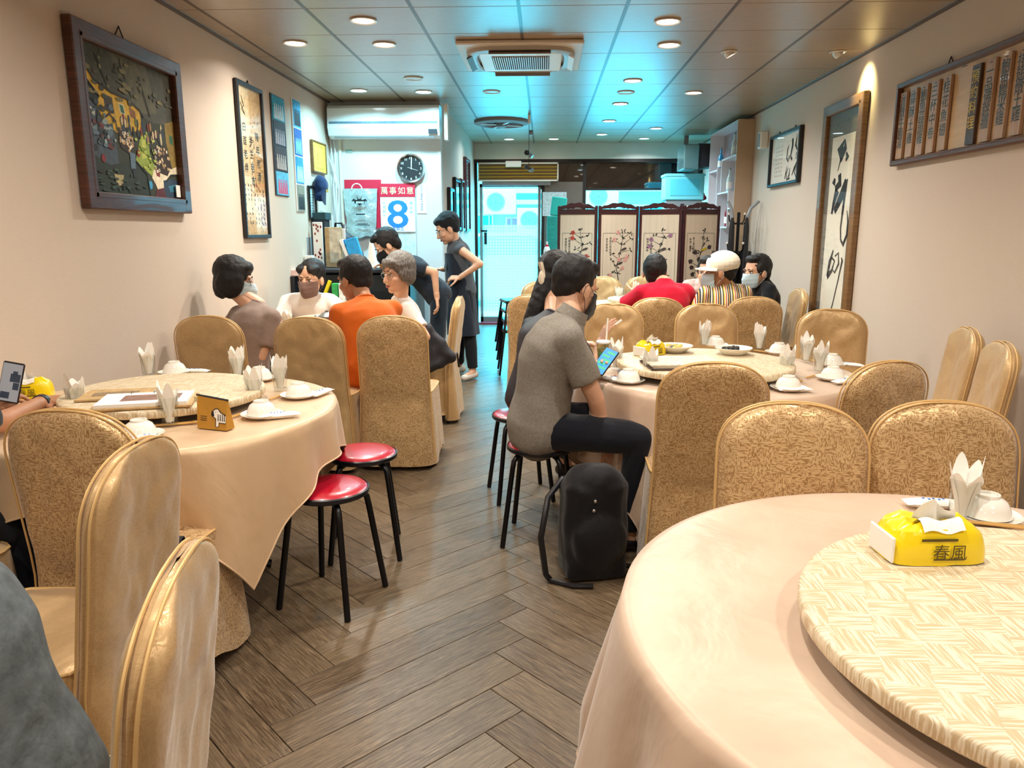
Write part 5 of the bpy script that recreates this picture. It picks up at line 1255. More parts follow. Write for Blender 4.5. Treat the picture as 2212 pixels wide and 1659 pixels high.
p = aty(708, 596, 6.7); t = thing('scraper', 'yellow-handled tool lying on the side cabinet', 'tool', (p.x, 6.66, .721)); MB().tube([(-.03, 0, .16), (.03, 0, .3)], .018, 8).build('handle', m_yellow, t); MB().tube([(.0, 0, .01), (-.03, 0, .17)], .007, 6).build('shaft', m_steel, t); MB().lathe([(.04, 0), (.045, .09), (.043, .09), (.038, .005)], 16).build('holder', m_dark, t)
for i, (x, c_, nm) in enumerate(((725, '2c9a4a', 'green and white snack pack on the side cabinet'), (740, 'e4e4d8', 'white printed pack beside the green one'))): flatbox('snack_pack', nm, 'pack', x - 7, x + 7, 612, 640, 6.62, .07, col(c_), z0=.721)
t, w, h = flatbox('keypad_terminal', 'black payment terminal at the end of the counter', 'terminal', 918, 944, 570, 582, 7.0, .12, m_black, z0=None); t.location = (-1.27, 7.1, ZK + .001)
# ================================================================== door side: air curtain, bottle cabinet, screen
p = aty(1119, 371, YF - .12); t = thing('air_curtain', 'long slatted air curtain mounted above the glass door', 'air curtain', (p.x, YF - .03, p.z)); w = xf(1205) - xf(1034); h = .27
MB().box((0, .0, 0), (w, .1, h * .9)).build('casing', M('brass_grey', '6a5c40', .4, .3), t, smooth=False)
for i in range(9): MB().box((0, -.055, -h * .36 + i * h * .09), (w * .97, .016, .007), RX(.5)).build('louvre', m_gilt if i % 2 else m_oak, t, smooth=False)
b = MB()
for s in (-1, 1): b.box((0, -.06, s * h * .47), (w, .03, .022)); b.box((s * w * .495, -.06, 0), (.018, .03, h))
b.build('frame', m_cream, t, smooth=False); MB().box((-.07, -.085, h * .42), (.24, .06, .09), bev=.008).build('control_box', m_white, t, smooth=False)
MB().box((-.03, -.01, -h * .62), (w * .86, .08, .06)).build('door_header', m_steel, t, smooth=False)
t = thing('storage_cabinet', 'grey cabinet beside the door under the green crate', 'cabinet', (.14, 10.2, 0)); zc_ = aty(1190, 566, 10.2).z; MB().box((0, 0, zc_ / 2), (.36, .4, zc_), bev=.008).build('body', M('grey_cabinet', '5a605e', .5), t, smooth=False); MB().box((0, -.203, zc_ * .5), (.32, .008, zc_ * .9)).build('door', M('grey_cabinet_door', '656b68', .45), t, smooth=False); MB().box((.12, -.215, zc_ * .6), (.012, .016, .1)).build('handle', m_steel, t, smooth=False)
t = thing('crate', 'translucent teal plastic crate on the grey cabinet', 'crate', (.17, 10.25, zc_)); b = MB(); b.box((0, 0, .3), (.26, .3, .6), bev=.01); b.build('body', col('1f8f88', .3), t, smooth=False); MB().box((.02, -.02, .72), (.2, .22, .24), RY(.12), bev=.01).build('lid', M('teal_glossy', '2fa8a0', .2), t, smooth=False)
p = aty(1178, 566, 10.05); t = thing('sanitizer_bottle', 'white pump bottle with red collar on the grey cabinet', 'bottle', (p.x + .02, 10.06, zc_ + .001)); MB().lathe([(.0, 0), (.042, 0), (.044, .01), (.044, .16), (.03, .2), (.018, .205)], 20).build('bottle', m_white, t); MB().lathe([(.019, .203), (.02, .23), (.016, .232)], 16).build('collar', m_redp, t); MB().lathe([(.012, .23), (.01, .27), (.0, .272)], 12).build('pump', m_white, t); MB().box((0, -.0445, .1), (.05, .002, .08)).build('label_print', m_ink, t, smooth=False)
t = thing('price_sheet', 'pale grey laminated sheet leaning on the steel panel', 'sheet', (xf(1198), YF - .0215, zf(441)), 0); MB().box((0, 0, 0), (.37, .01, .36)).build('sheet', col('a9b8bc'), t, smooth=False)
# folding screen
YS = 9.25
t = thing('folding_screen', 'four-panel rosewood folding screen painted with birds and flowers', 'screen', (aty(1376, 600, YS).x, YS, 0))
x0s = [1203, 1288, 1378, 1466, 1552]; zt_ = aty(1376, 452, YS).z; cxs = t.location.x
m_silk = M('pale_silk', 'd9c0a6', .6, 0, .08, 3, .1, 30, .003, (12, 12, .5)); m_flw = [col('b8402e'), col('d89a8c'), col('9a6a80'), col('3a2c28')]
for i in range(4):
    xa, xb = aty(x0s[i], 600, YS).x - cxs, aty(x0s[i + 1], 600, YS).x - cxs; dy = .09
    ya, yb = ((-dy, dy) if i % 2 else (dy, -dy)); A_ = Vector((xa, ya, 0)); B_ = Vector((xb, yb, 0)); d = (B_ - A_); wd = d.length; ux = d / wd; an = math.atan2(d.y, d.x); mid = (A_ + B_) / 2; R = RZ(an)
    def LP(x, y, z): return mid + R @ Vector((x, y, z))
    fr = MB()
    for s in (-1, 1): fr.box(LP(s * (wd / 2 - .022), 0, zt_ / 2 + .02), (.034, .03, zt_ + .04), R, bev=.004)
    for z, hh in ((.08, .06), (.6, .05), (zt_ - .03, .06)): fr.box(LP(0, 0, z), (wd - .07, .024, hh), R)
    pf = fr.build('panel_frame', m_redwood, t, smooth=False)
    bd = MB().box(LP(0, 0, (.62 + zt_ - .06) / 2), (wd - .075, .01, zt_ - .06 - .62), R).build('panel_board', m_silk, t, smooth=False)
    MB().box(LP(0, 0, .34), (wd - .075, .012, .5), R).build('lower_panel', m_redwood, t, smooth=False)
    cr = MB(); cr.poly([((-.5 + u) * (wd - .06), .02 + .055 * math.sin(PI * u) ** .8 + .006 * math.sin(u * 25)) for u in [j / 16 for j in range(17)]] + [((.5 - u) * (wd - .06), .0 + .022 * math.sin(PI * u) ** 2) for u in [j / 10 for j in range(11)]], LP(0, -.008, zt_), R @ Vector(EX), EZ, .016); cr.build('crest', m_redwood, t, smooth=False)
    cr = MB()
    for s in (-1, 1): cr.stroke([(s * .13, .004), (s * .09, .02), (s * .05, .012), (s * .02, .03)], [.008, .014, .012, .006], LP(0, .0, zt_), R @ Vector(EX), EZ, .004)
    cr.build('crest_scroll', m_redwood, t, smooth=False)
    o = LP(0, -.0065, 0); U = R @ Vector(EX)
    b = MB(); zi = zt_ - .28; wi = wd - .14
    for s in (-1, 1): b.stroke([(s * wi / 2, .8), (s * wi / 2, zi)], .003, o, U, EZ)
    b.stroke([(-wi / 2, zi), (wi / 2, zi)], .003, o, U, EZ)
    tx = ('花開富貴', '鳥語花香', '春色滿園', '喜上眉梢')[i]
    b.vtext(tx + tx[:2], .03, LP(-wi * .26, -.0068, zi - .06), U, EZ, 1.1); b.vtext(tx[::-1] + tx[:1], .03, LP(-wi * .38, -.0068, zi - .07), U, EZ, 1.1)
    b.build('border_and_text', m_ink, bd, smooth=False)
    rr_ = random.Random(40 + i); b = MB(); x = wi * .05; z = .78; pts = []
    for j in range(9): pts.append((x, z)); x += rr_.uniform(-.035, .045); z += .085
    b.stroke(pts, [.012 - .001 * j for j in range(9)], o, U, EZ, .0008); tips = []
    for j in range(1, 8):
        for s in (-1, 1):
            if rr_.random() < .75: q = pts[j]; e = (q[0] + s * rr_.uniform(.05, .13), q[1] + rr_.uniform(.02, .09)); b.stroke([q, e], [.006, .002], o, U, EZ, .0009); tips.append(e)
    for (x, z) in tips + pts[2:]:
        for _ in range(4): a = rr_.uniform(0, 6.28); l = rr_.uniform(.022, .04); x2 = x + rr_.uniform(-.02, .02); b.stroke([(x2, z), (x2 + l * .5 * math.cos(a), z + l * .5 * math.sin(a)), (x2 + l * math.cos(a), z + l * math.sin(a))], [.002, .013, .002], o, U, EZ, .001)
    b.build('branch_painting', col('20261f'), bd, smooth=False)
    b = MB()
    for (x, z) in (tips[::2] + [pts[4]]):
        for kk in range(5): a = kk * 1.256 + i; b.poly([(x + .016 * math.cos(a) + .013 * math.cos(c), z + .016 * math.sin(a) + .013 * math.sin(c)) for c in [PI * j / 3 for j in range(6)]], o, U, EZ, 0, .0013 + .0001 * kk)
    b.build('flower_painting', m_flw[i], bd, smooth=False)
    for kk in range(2):
        b = MB(); x, z = pts[3 + 2 * kk][0] + .05, pts[3 + 2 * kk][1] + .03
        b.stroke([(x - .05, z - .015), (x - .02, z), (x + .015, z + .012), (x + .035, z + .02)], [.004, .022, .03, .01], o, U, EZ, .0016); b.build('bird_painting', col('d8b020') if i == 3 else col('4a3a34'), bd, smooth=False)
# coat rack
p = aty(1588, 600, 8.75); t = thing('coat_rack', 'black metal coat rack with ball-ended hooks beside the screen', 'coat rack', (p.x, 8.75, 0))
MB().tube([(0, 0, .02), (0, 0, 1.66)], .018, 10).build('pole', m_blackm, t)
for k_ in range(3): a = k_ * 2.094; MB().tube([(0, 0, .12), (.22 * math.cos(a), .18 * math.sin(a), .014)], .013, 8).build('foot', m_blackm, t)
for z in (1.6, 1.28):
    for k_ in range(4):
        a = k_ * PI / 2 + .3; ca, sa = math.cos(a), math.sin(a); q = MB().tube([(0, 0, z - .05), (.06 * ca, .06 * sa, z - .07), (.115 * ca, .115 * sa, z - .03), (.125 * ca, .125 * sa, z + .03)], .007, 8).build('hook', m_blackm, t); MB().ell((.125 * ca, .125 * sa, z + .04), (.014, .014, .014), None, 10, 8).build('knob', m_cream, q)
for k_, (dx, tl) in enumerate(((-.09, -.06), (.07, .12))):
    u_ = thing('umbrella', ('folded black umbrella with grey handle hooked on the coat rack', 'folded black umbrella with slanted handle on the coat rack')[k_], 'umbrella', (p.x + dx, 8.66, 0), 0, 'umbrellas'); MB().tube([(0, 0, .75), (0, 0, .95), (0, 0, 1.5), (0, 0, 1.62)], [.008, .04, .03, .012], 12).build('canopy', m_black, u_); MB().tube([(0, 0, 1.6), (tl * .3, 0, 1.7), (tl, 0, 1.78)], .018, 8).build('handle', m_grey, u_)
t = thing('storage_cabinet', 'dark cabinet between coat rack and right wall', 'cabinet', (2.16, 9.02 - .12, 0)); MB().box((0, 0, .62), (.4, .22, 1.22), bev=.006).build('body', m_black, t, smooth=False); MB().box((0, -.114, .62), (.36, .008, 1.1)).build('door', m_blackm, t, smooth=False)
# wall shelf
t = thing('wall_shelf', 'tall white and pink compartment shelf with beige end panel', 'shelf', (XR - .1, 9.15, 0)); m_pink = M('pink_laminate', 'b09498', .5, 0, .04); m_bei = M('beige_board', 'b79a7e', .6, 0, .05)
MB().box((0, -.01, 1.36), (.195, .02, 2.70)).build('end_panel', m_bei, t, smooth=False); MB().box((.09, .72, 1.9), (.012, 1.44, 1.66)).build('back_panel', m_pink, t, smooth=False)
def shb(y0, y1, z0, z1, nm='shelf_board'): MB().box((-.0, (y0 + y1) / 2, (z0 + z1) / 2), (.19, max(.018, y1 - y0), max(.018, z1 - z0))).build(nm, M('white_laminate', 'd8d4d8', .4, 0, .02) if 'wl' not in globals() else wl, t, smooth=False)
for y0, y1, z0, z1 in ((0, 1.44, 2.70, 2.70), (1.44, 1.44, 1.1, 2.7), (0, .72, 2.32, 2.32), (.95, 1.44, 2.22, 2.22), (.72, .72, 1.9, 2.32), (.95, .95, 1.75, 2.25), (.3, .9, 1.92, 1.92), (.3, .3, 1.5, 1.92), (.9, .9, 1.5, 1.92), (.3, .9, 1.5, 1.5), (0, .3, 1.72, 1.72), (.9, 1.44, 1.62, 1.62), (.6, .6, 1.1, 1.5), (0, 1.44, 1.1, 1.1)): shb(y0, y1, z0, z1)
for i, (y, z, c_, lab) in enumerate(((.18, 2.33, '1c1c22', 'dark bottle on the top right shelf compartment'), (.42, 2.33, 'd8dde0', 'clear bottle beside the dark one on the shelf'), (1.12, 2.23, '3a9ad0', 'blue gift bottle in the shelf corner'), (.58, 1.93, 'c4d8d8', 'white labelled bottle standing on the small square compartment'), (.6, 1.51, '8a2a34', 'red-labelled jar in the small square compartment'))):
    q = thing('bottle', lab, 'bottle', (XR - .12, 9.15 + y, z + .0), 0, 'bottles on the wall shelf'); MB().lathe([(0, .001), (.035, .001), (.036, .16), (.014, .21), (.013, .27)], 16).build('bottle_body', col(c_, .2), q); MB().lathe([(.015, .265), (.015, .29), (0, .29)], 12).build('cap', m_steel, q); MB().lathe([(.0365, .04), (.0365, .12)], 16).build('paper_label', m_paper, q)
t = thing('duct_box', 'hanging metal duct box at the ceiling before the window', 'duct', (1.98, 10.9, 2.44)); MB().box((0, 0, 0), (.2, .55, .32), bev=.01).build('casing', M('duct_blue', '7fa8ac', .2, .6), t, smooth=False); MB().box((.2, .0, .02), (.22, .5, .3)).build('rear_case', m_dark, t, smooth=False); MB().box((0, .2, .26), (.06, .06, .12)).build('hanger', m_steel, t, smooth=False)
zc2 = aty(1470, 457, 11.2).z
t = thing('storage_cabinet', 'tall dark cabinet behind the screen under the foam box', 'cabinet', (2.0, 11.25, 0)); MB().box((0, 0, zc2 / 2), (.78, .5, zc2 - .002), bev=.008).build('body', m_dark, t, smooth=False); MB().box((0, -.254, zc2 * .7), (.7, .008, zc2 * .5)).build('door', m_blackm, t, smooth=False)
p = aty(1473, 432, 11.1); t = thing('microwave', 'grey appliance under the blue foam box', 'appliance', (p.x, 11.12, zc2 + .001)); zz = aty(1470, 433, 11.0).z - zc2; MB().box((0, 0, zz / 2), (.5, .36, zz), bev=.01).build('casing', m_grey, t, smooth=False); MB().box((-.02, -.183, zz / 2), (.05, .006, .05)).build('button', m_dark, t, smooth=False)
t = thing('foam_box', 'large pale cyan foam box on the grey appliance', 'box', (p.x, 11.1, zc2 + zz + .002)); zz2 = aty(1470, 376, 11.0).z - zc2 - zz; m_foam = M('cyan_foam', '7fe0f0', .6, 0, .03); MB().box((0, 0, zz2 / 2), (.54, .36, zz2), bev=.012).build('body', m_foam, t, smooth=False); b = MB(); b.box((0, -.182, zz2 * .48), (.4, .008, zz2 * .62)); b.build('recess', M('cyan_foam_inner', '5ad4ec', .6, 0, .03), t, smooth=False); MB().box((0, 0, zz2 - .02), (.56, .38, .03)).build('lid', m_foam, t, smooth=False)
t, w, h = flatbox('tool_box', 'flat dark box with red bag lying on top', 'box', 1478, 1545, 436, 456, 10.7, .3, m_dark, z0=None); t.location.z = zc2; t.location.y = 11.15; t.location.x = 2.16
t = thing('red_bag', 'crumpled red bag on the flat dark box', 'bag', (2.16, 11.12, zc2 + h + .003)); b = MB(); b.ell((0, 0, .06), (.15, .1, .06)); b.ell((.06, 0, .1), (.07, .06, .05)); co, F = remesh(b, .02, 2); b = MB(); sub(b, co, F, (0, 0, 0), .02, 14); b.build('body', m_redp, t)
# ================================================================== ceiling machines
a, b_ = atz(1122, 77, ZC), atz(1122, 150, ZC); cy_ = (a.y + b_.y) / 2; s_ = .9
t = thing('ceiling_cassette', 'square white ceiling cassette air conditioner with central grille', 'air conditioner', ((atz(963, 77, ZC).x + atz(1279, 77, ZC).x) / 2, cy_, ZC))
MB().box((0, 0, -.015), (s_, s_, .03), bev=.008).build('panel', M('cassette_white', 'cfc6b8', .35, 0, .02), t, smooth=False)
def sq(r, z, n=4.0, cnt=64): return [((abs(math.cos(a)) ** n + abs(math.sin(a)) ** n) ** (-1 / n) * r * math.cos(a), (abs(math.cos(a)) ** n + abs(math.sin(a)) ** n) ** (-1 / n) * r * math.sin(a), z) for a in [2 * PI * i / cnt for i in range(cnt)]]
b = MB(); rings = [sq(.40, -.03), sq(.395, -.055), sq(.34, -.062), sq(.32, -.05)]; b.add([v for r in rings for v in r], [(j * 64 + i, j * 64 + (i + 1) % 64, (j + 1) * 64 + (i + 1) % 64, (j + 1) * 64 + i) for j in range(3) for i in range(64)]); b.build('air_outlet', M('cassette_grey', 'a59c90', .4), t)
for k_ in range(4):
    R = RZ(k_ * PI / 2); MB().box(R @ Vector((0, -.365, -.062)), (.44, .06, .012), R @ RX(.5)).build('vane', M('vane_brown', '5a4a40', .4) if k_ != 1 else m_white, t, smooth=False)
MB().box((0, 0, -.056), (.60, .60, .014), bev=.006).build('grille_frame', m_white, t, smooth=False); MB().box((0, 0, -.0645), (.42, .44, .004)).build('grille_well', m_ink, t, smooth=False)
for i in range(26): MB().box((-.2 + i * .016, 0, -.068), (.006, .44, .006)).build('grille_slat', m_white, t, smooth=False)
p = atz(1083, 262, ZC); t = thing('ceiling_fan', 'round white ceiling ventilation fan with crossed guard', 'fan', p)
MB().lathe([(.33, 0), (.33, -.03), (.27, -.05), (.25, -.03), (.24, -.005)], 40).build('rim', m_grey, t); MB().lathe([(.25, -.004), (.001, -.006)], 32).build('well', m_dark, t); MB().lathe([(.07, -.01), (.07, -.06), (.04, -.075), (0, -.076)], 24).build('hub', m_grey, t)
for k_ in range(4): a = k_ * PI / 2 + .4; MB().box((.16 * math.cos(a), .16 * math.sin(a), -.045), (.2, .035, .01), RZ(a), bev=.003).build('guard_arm', m_white, t, smooth=False)
p = atz(1143, 247, ZC); t = thing('hanging_mobile', 'string of dark faceted ornaments hanging from the ceiling', 'ornament', p); MB().tube([(0, 0, 0), (0, 0, -.62)], .003, 5).build('string', m_blackm, t); MB().box((0, 0, -.05), (.03, .03, .1), bev=.004).build('mount', m_white, t, smooth=False)
for i, z in enumerate((-.2, -.42, -.45, -.58, -.61)): MB().box(((-1) ** i * .025, 0, z), (.045, .045, .045), RZ(.6 * i) @ RX(.7), bev=.006).build('bead', m_dark if i % 2 else m_steel, t, smooth=False)
# ================================================================== things on tables and chairs
def tissue(label, px, py, deg, z, k=1.0):
    p = atz(px, py, z); t = thing('tissue_pack', label, 'tissue pack', (p.x, p.y, z + .001), math.radians(deg), 'tissue packs')
    L_, W_, H_ = .19 * k, .105 * k, .066 * k
    def fn(u, v):
        a = 2 * PI * u; n = 5; c, s = math.cos(a), math.sin(a); q = (abs(c) ** n + abs(s) ** n) ** (-1 / n); tp = 1 - .16 * v ** 3
        return Vector((q * c * L_ / 2 * tp, q * s * W_ / 2 * tp, H_ * v * (1 + .04 * math.sin(a * 3)) + .003 * nz((c, s, v), 3, 2)))
    b = MB(); b.grid(fn, 48, 10, wrap=True); top = [fn(i / 48, 1) for i in range(48)]
    for j, sc in enumerate((.7, .35, .12)):
        b.v += [tuple(Vector((q.x * sc, q.y * sc * .8, q.z + (.012, .006, -.008)[j] * k + .006 * math.sin(i * .8))) ) for i, q in enumerate(top)]
    n0 = 48 * 9
    for j in range(3):
        for i in range(48): b.f.append((n0 + j * 48 + i, n0 + j * 48 + (i + 1) % 48, n0 + (j + 1) * 48 + (i + 1) % 48, n0 + (j + 1) * 48 + i)); b.mi.append(0)
    w_ = b.build('wrapper', m_yellow, t)
    MB().box((-L_ / 2 * .985, 0, H_ * .42), (.006, W_ * .86, H_ * .78), bev=.002).build('paper_end', m_paper, t, smooth=False)
    b = MB(); b.grid(lambda u, v: Vector(((u - .5) * .09 * k * (1 - .35 * v), .008 * math.sin(u * 9 + v * 3) - .018 * v, H_ - .004 + .05 * k * v * (1 + .25 * math.sin(u * 6)))), 12, 8); b.grid(lambda u, v: Vector(((u - .5) * .08 * k, -.045 * k * v - .004, H_ + .018 * math.sin(PI * v) * k + .004 * math.sin(u * 8))), 10, 6); b.build('tissue', m_paper, t)
    b = MB(); b.text('春風', .034 * k, (.01, -W_ / 2 * .985 - .004, H_ * .42), EX, EZ); b.box((.01, -W_ / 2 - .003, H_ * .2), (.06 * k, .0008, .003)); b.box((-.01, -W_ / 2 * .96 - .002, H_ * .78), (.07 * k, .0008, .005)); b.build('print', col('5a4a10'), w_, smooth=False)
    return t
tissue('yellow tissue pack on the front turntable', 2002, 1198, 4, ZS)
tissue('yellow tissue pack on the middle turntable behind a napkin glass', 1404, 766, 40, ZS, .9)
tissue('yellow tissue pack beside the held-up phone at the left table', 62, 858, 20, ZTB + .003)
# open ring binder
p = atz(310, 868, ZS); t = thing('ring_binder', 'open ring binder menu with photo page on the left turntable', 'binder', (p.x - .02, p.y + .035, ZS + .001), math.radians(14))
MB().box((-.115, .09, .005), (.25, .19, .009), bev=.002).build('cover', col('b89868'), t, smooth=False); MB().box((.03, -.07, .005), (.34, .22, .009), RZ(.05), bev=.002).build('cover', col('b89868'), t, smooth=False)
q = MB().box((.03, -.072, .016), (.31, .2, .012), RZ(.05)).build('pages', m_paper, t, smooth=False); MB().box((.05, -.07, .0225), (.2, .1, .001), RZ(.05)).build('photo_print', col('8a6a5c'), q, smooth=False); MB().box((-.12, .09, .0105), (.16, .06, .001), RZ(.1)).build('drawing_print', col('8a7458'), t, smooth=False)
b = MB()
for i in range(3): b.tube([(-.04 + .08 * i + .012 * math.cos(a) * 0, .018 + .016 * math.cos(a), .014 + .018 * math.sin(a)) for a in [PI * j / 8 for j in range(-1, 10)]], .0018, 6)
b.build('rings', m_chrome, t)
# zebra pouch
p = atz(467, 925, ZTB + .003); t = thing('pouch', 'mustard yellow zip pouch printed with a white zebra', 'pouch', (p.x, p.y, ZTB + .004), math.radians(-16))
wb, wt, hp_ = .125, .115, .115
b = MB(); V = [(-wb / 2, -.022, 0), (wb / 2, -.022, 0), (wb / 2, .022, 0), (-wb / 2, .022, 0), (-wt / 2 - .012, -.005, hp_), (wt / 2 - .0, -.005, hp_ - .012), (wt / 2, .005, hp_ - .012), (-wt / 2 - .012, .005, hp_)]
b.add(V, [(3, 2, 1, 0), (0, 1, 5, 4), (2, 3, 7, 6), (1, 2, 6, 5), (3, 0, 4, 7), (4, 5, 6, 7)]); b.build('body', M('mustard_canvas', 'b8862c', .7, 0, .1, 20), t, smooth=False)
MB().tube([(-wt / 2 - .016, 0, hp_ + .002), (0, 0, hp_ - .004), (wt / 2 + .003, 0, hp_ - .01)], .004, 6).build('zip', m_dark, t); MB().box((-wt / 2 - .014, -.007, hp_ - .012), (.012, .006, .02)).build('zip_tag', col('d8c8a0'), t, smooth=False)
fo = Vector((0, -.0228, 0)); fuz = Vector((0, .017, hp_ - .006)).normalized()
b = MB(); b.poly([(.0, .063), (.012, .072), (.024, .074), (.034, .062), (.052, .054), (.058, .05), (.058, .026), (.04, .024), (.03, .028), (.028, .012), (.018, .012), (.018, .04), (.008, .046), (.0, .05)], fo, EX, fuz, 0, .0006); b.build('zebra_body', m_paper, t, smooth=False)
b = MB(); b.poly([(-.002, .064), (.006, .066), (.01, .048), (.0, .046), (-.004, .052)], fo, EX, fuz, 0, .0011)
for x in (.026, .035, .044, .052): b.stroke([(x, .056), (x + .001, .032)], [.003, .004], fo, EX, fuz, .0011)
b.stroke([(.0, .064), (.012, .074), (.024, .076), (.036, .063), (.058, .053)], .003, fo, EX, fuz, .0011); b.stroke([(.058, .025), (.03, .026), (.029, .011), (.017, .011), (.016, .04), (.006, .045)], .0025, fo, EX, fuz, .0011); b.ell(fo + Vector((.016, 0, 0)) + fuz * .064 - Vector((0, .0012, 0)), (.0015, .0006, .0015), None, 8, 6)
for i in range(3): b.stroke([(-.05, .045 - i * .007), (-.022, .045 - i * .007)], .002, fo, EX, fuz, .0008)
b.build('zebra_lines', m_ink, t, smooth=False)
# phones
def phone(label, c, R, scr):
    t = thing('phone', label, 'phone', c); MB().box((0, 0, 0), (.074, .009, .15), R, bev=.004).build('case', m_black, t)
    s_ = MB().box(R @ Vector((0, -.0051, 0)), (.066, .001, .138), R).build('screen', EMIT(scr[0], scr[1], scr[2]), t, smooth=False)
    b = MB()
    if 'photo' in scr[0]:
        for x, z, w, h in ((.014, .018, .034, .03), (.02, -.012, .02, .026), (-.012, -.048, .03, .024), (.012, .036, .016, .014)): b.box(R @ Vector((x, -.0058, z)), (w, .0006, h), R)
    else:
      for i in range(5): b.box(R @ Vector(((-1) ** i * .008, -.0058, .05 - i * .022)), (.04, .0006, .012), R)
    b.build('screen_content', EMIT(scr[0] + '_text', scr[3], scr[2]), s_, smooth=False); return t
phone('phone with blue and green chat screen held by the grey polo man', aty(1306, 781, 3.50), RZ(-.35) @ RX(-.75) @ RY(.38), ('screen_blue', '2aa0e8', 1.1, '3ac890'))
phone('black phone held up at the left edge showing a photo of the room', aty(24, 826, 2.62), RZ(.2) @ RX(-.15) @ RY(.22), ('screen_photo', 'a09a98', .7, '2a3440'))
# steel pot in the orange man's hand
w_, el_, _ = i3['A'][1]; p = w_ + Vector((-.10, .03, .0)); t = thing('teapot', 'small steel pot held by the person in orange', 'pot', (p.x, p.y, p.z - .03)); MB().lathe([(0, 0), (.04, 0), (.062, .03), (.06, .05), (.03, .072), (.012, .078), (.012, .088), (0, .09)], 24).build('body', m_steel, t); MB().tube([(.055, 0, .05), (.085, 0, .06), (.085, 0, .02), (.058, 0, .02)], .005, 6).build('handle', m_black, t); MB().tube([(-.055, 0, .03), (-.085, 0, .055)], [.012, .006], 8).build('spout', m_steel, t)
# menu folder, dishes, cup on the middle table
p = atz(1470, 790, ZS); t = thing('menu_folder', 'pale grey menu folder stack on the middle turntable', 'folder', (p.x, p.y, ZS + .001), .1); MB().box((0, 0, .004), (.34, .25, .007)).build('cover', col('5a4a44'), t, smooth=False); MB().box((0, .0, .013), (.32, .235, .01)).build('pages', m_paper, t, smooth=False); MB().box((0, 0, .0225), (.345, .255, .008), bev=.002).build('cover', col('cfc4b2'), t, smooth=False)
def dish(label, px, py, z, r, food, seed):
    p = atz(px, py, z); t = thing('food_dish', label, 'dish', (p.x, p.y, z + .001)); MB().lathe([(0, .006), (r * .55, .006), (r * .9, .028), (r, .036), (r * 1.01, .034), (r * .6, .0), (0, 0)], 36).build('plate', m_ceramic, t); rr_ = random.Random(seed)
    for i in range(14): a, q = rr_.uniform(0, 6.28), r * .5 * math.sqrt(rr_.random()); MB().ell((q * math.cos(a), q * math.sin(a), .022 + rr_.uniform(0, .012)), (rr_.uniform(.012, .022), rr_.uniform(.01, .016), .011), RZ(a), 10, 7).build('food_piece', col(rr_.choice(food)), t)
dish('white dish of dark mushrooms on the middle turntable', 1584, 765, ZS, .095, ['1c1a16', '3a3424', '2a2418'], 3)
dish('flat oval-looking dish of pale food beside the mushrooms', 1455, 760, ZS, .1, ['e0c070', 'd8b850', '4a4a50', 'b8a888'], 8)
p = atz(1305, 790, ZTB + .003); t = thing('drink_cup', 'lidded clear cup with straw beside the polo man\'s phone', 'cup', (p.x, p.y + .08, ZTB + .004)); MB().lathe([(0, 0), (.028, 0), (.038, .11), (.036, .11), (.026, .004)], 24).build('cup', GLASS('cup_plastic', (.8, .82, .72), .8), t); MB().lathe([(.039, .108), (.04, .116), (.03, .122), (0, .123)], 24).build('lid', m_white, t); MB().tube([(.01, 0, .02), (.02, 0, .24)], .0045, 8).build('straw', m_paper, t); MB().ell((-.012, -.031, .05), (.013, .004, .013), None, 12, 8).build('round_label', col('1f6a48'), t)
MB().lathe([(0, .005), (.025, .005), (.032, .08), (0, .08)], 20).build('drink', col('c8b890'), t)
w_, el_, sp_ = i8['A'][1]; p = w_ + Vector((.085, -.01, .10)); t = thing('paper_roll', 'small white rolled slip between the raised fingers', 'paper', p); MB().tube([(-.03, 0, -.02), (.03, 0, .025)], .006, 8).build('roll', m_paper, t)
# small camera on the seat, backpack, hanging bag
p = atz(362, 1185, .50); t = thing('action_camera', 'small black camera lying on the dark-backed chair seat', 'camera', (p.x - .0, p.y, .497)); MB().box((0, 0, .028), (.06, .035, .05), bev=.008).build('body', m_black, t); MB().lathe([(.016, 0), (.016, .02), (.012, .022)], 16, (.03, -.0, .028), RY(PI / 2)).build('lens', m_dark, t)
p = atz(1235, 1215, 0); t = thing('backpack', 'black backpack standing on the floor by the polo man', 'backpack', (.22, 3.04, 0), .25); b = MB(); b.box((0, 0, .25), (.28, .2, .42), bev=.05); b.ell((0, -.09, .18), (.12, .05, .14)); b.ell((0, 0, .42), (.13, .1, .08)); b.box((0, 0, .06), (.27, .19, .11), bev=.02); co, F = remesh(b, .012, 4); b = MB(); sub(b, co, F, (0, 0, 0), .01, 7); b.build('body', fabric('black_nylon', '0d0d12', .1, .3, 20, .6), t); b = MB()
MB().tube([(-.12, .06, .42), (-.2, .0, .36), (-.24, -.04, .2), (-.22, -.05, .04), (-.2, -.04, .012)], .013, 8).build('strap', m_black, t); MB().tube([(-.2, -.05, .012), (-.12, -.12, .012), (-.04, -.14, .014)], .011, 8).build('strap', m_black, t); MB().tube([(.12, -.05, .05), (.18, -.04, .03), (.2, -.08, .012)], .012, 8).build('strap', m_black, t)
for x, z in ((-.03, .37), (-.035, .33)): MB().ell((x, -.112, z), (.008, .006, .008), None, 10, 7).build('zip_pull', m_chrome, t)
q0, q1, q2 = aty(922, 712, 5.44), aty(972, 772, 5.46), aty(925, 792, 5.42)
t = thing('handbag', 'black bag slung on the side-on chair behind the grey-haired guest', 'bag', (q2.x, q2.y, .50)); b = MB(); bv = Vector(t.location)
for u_, v_ in ((q0, q1), (q1, q2), (q2, q0), (q2, (q0 + q1) / 2)): b.cone(u_ - bv, .045, v_ - bv, .05)
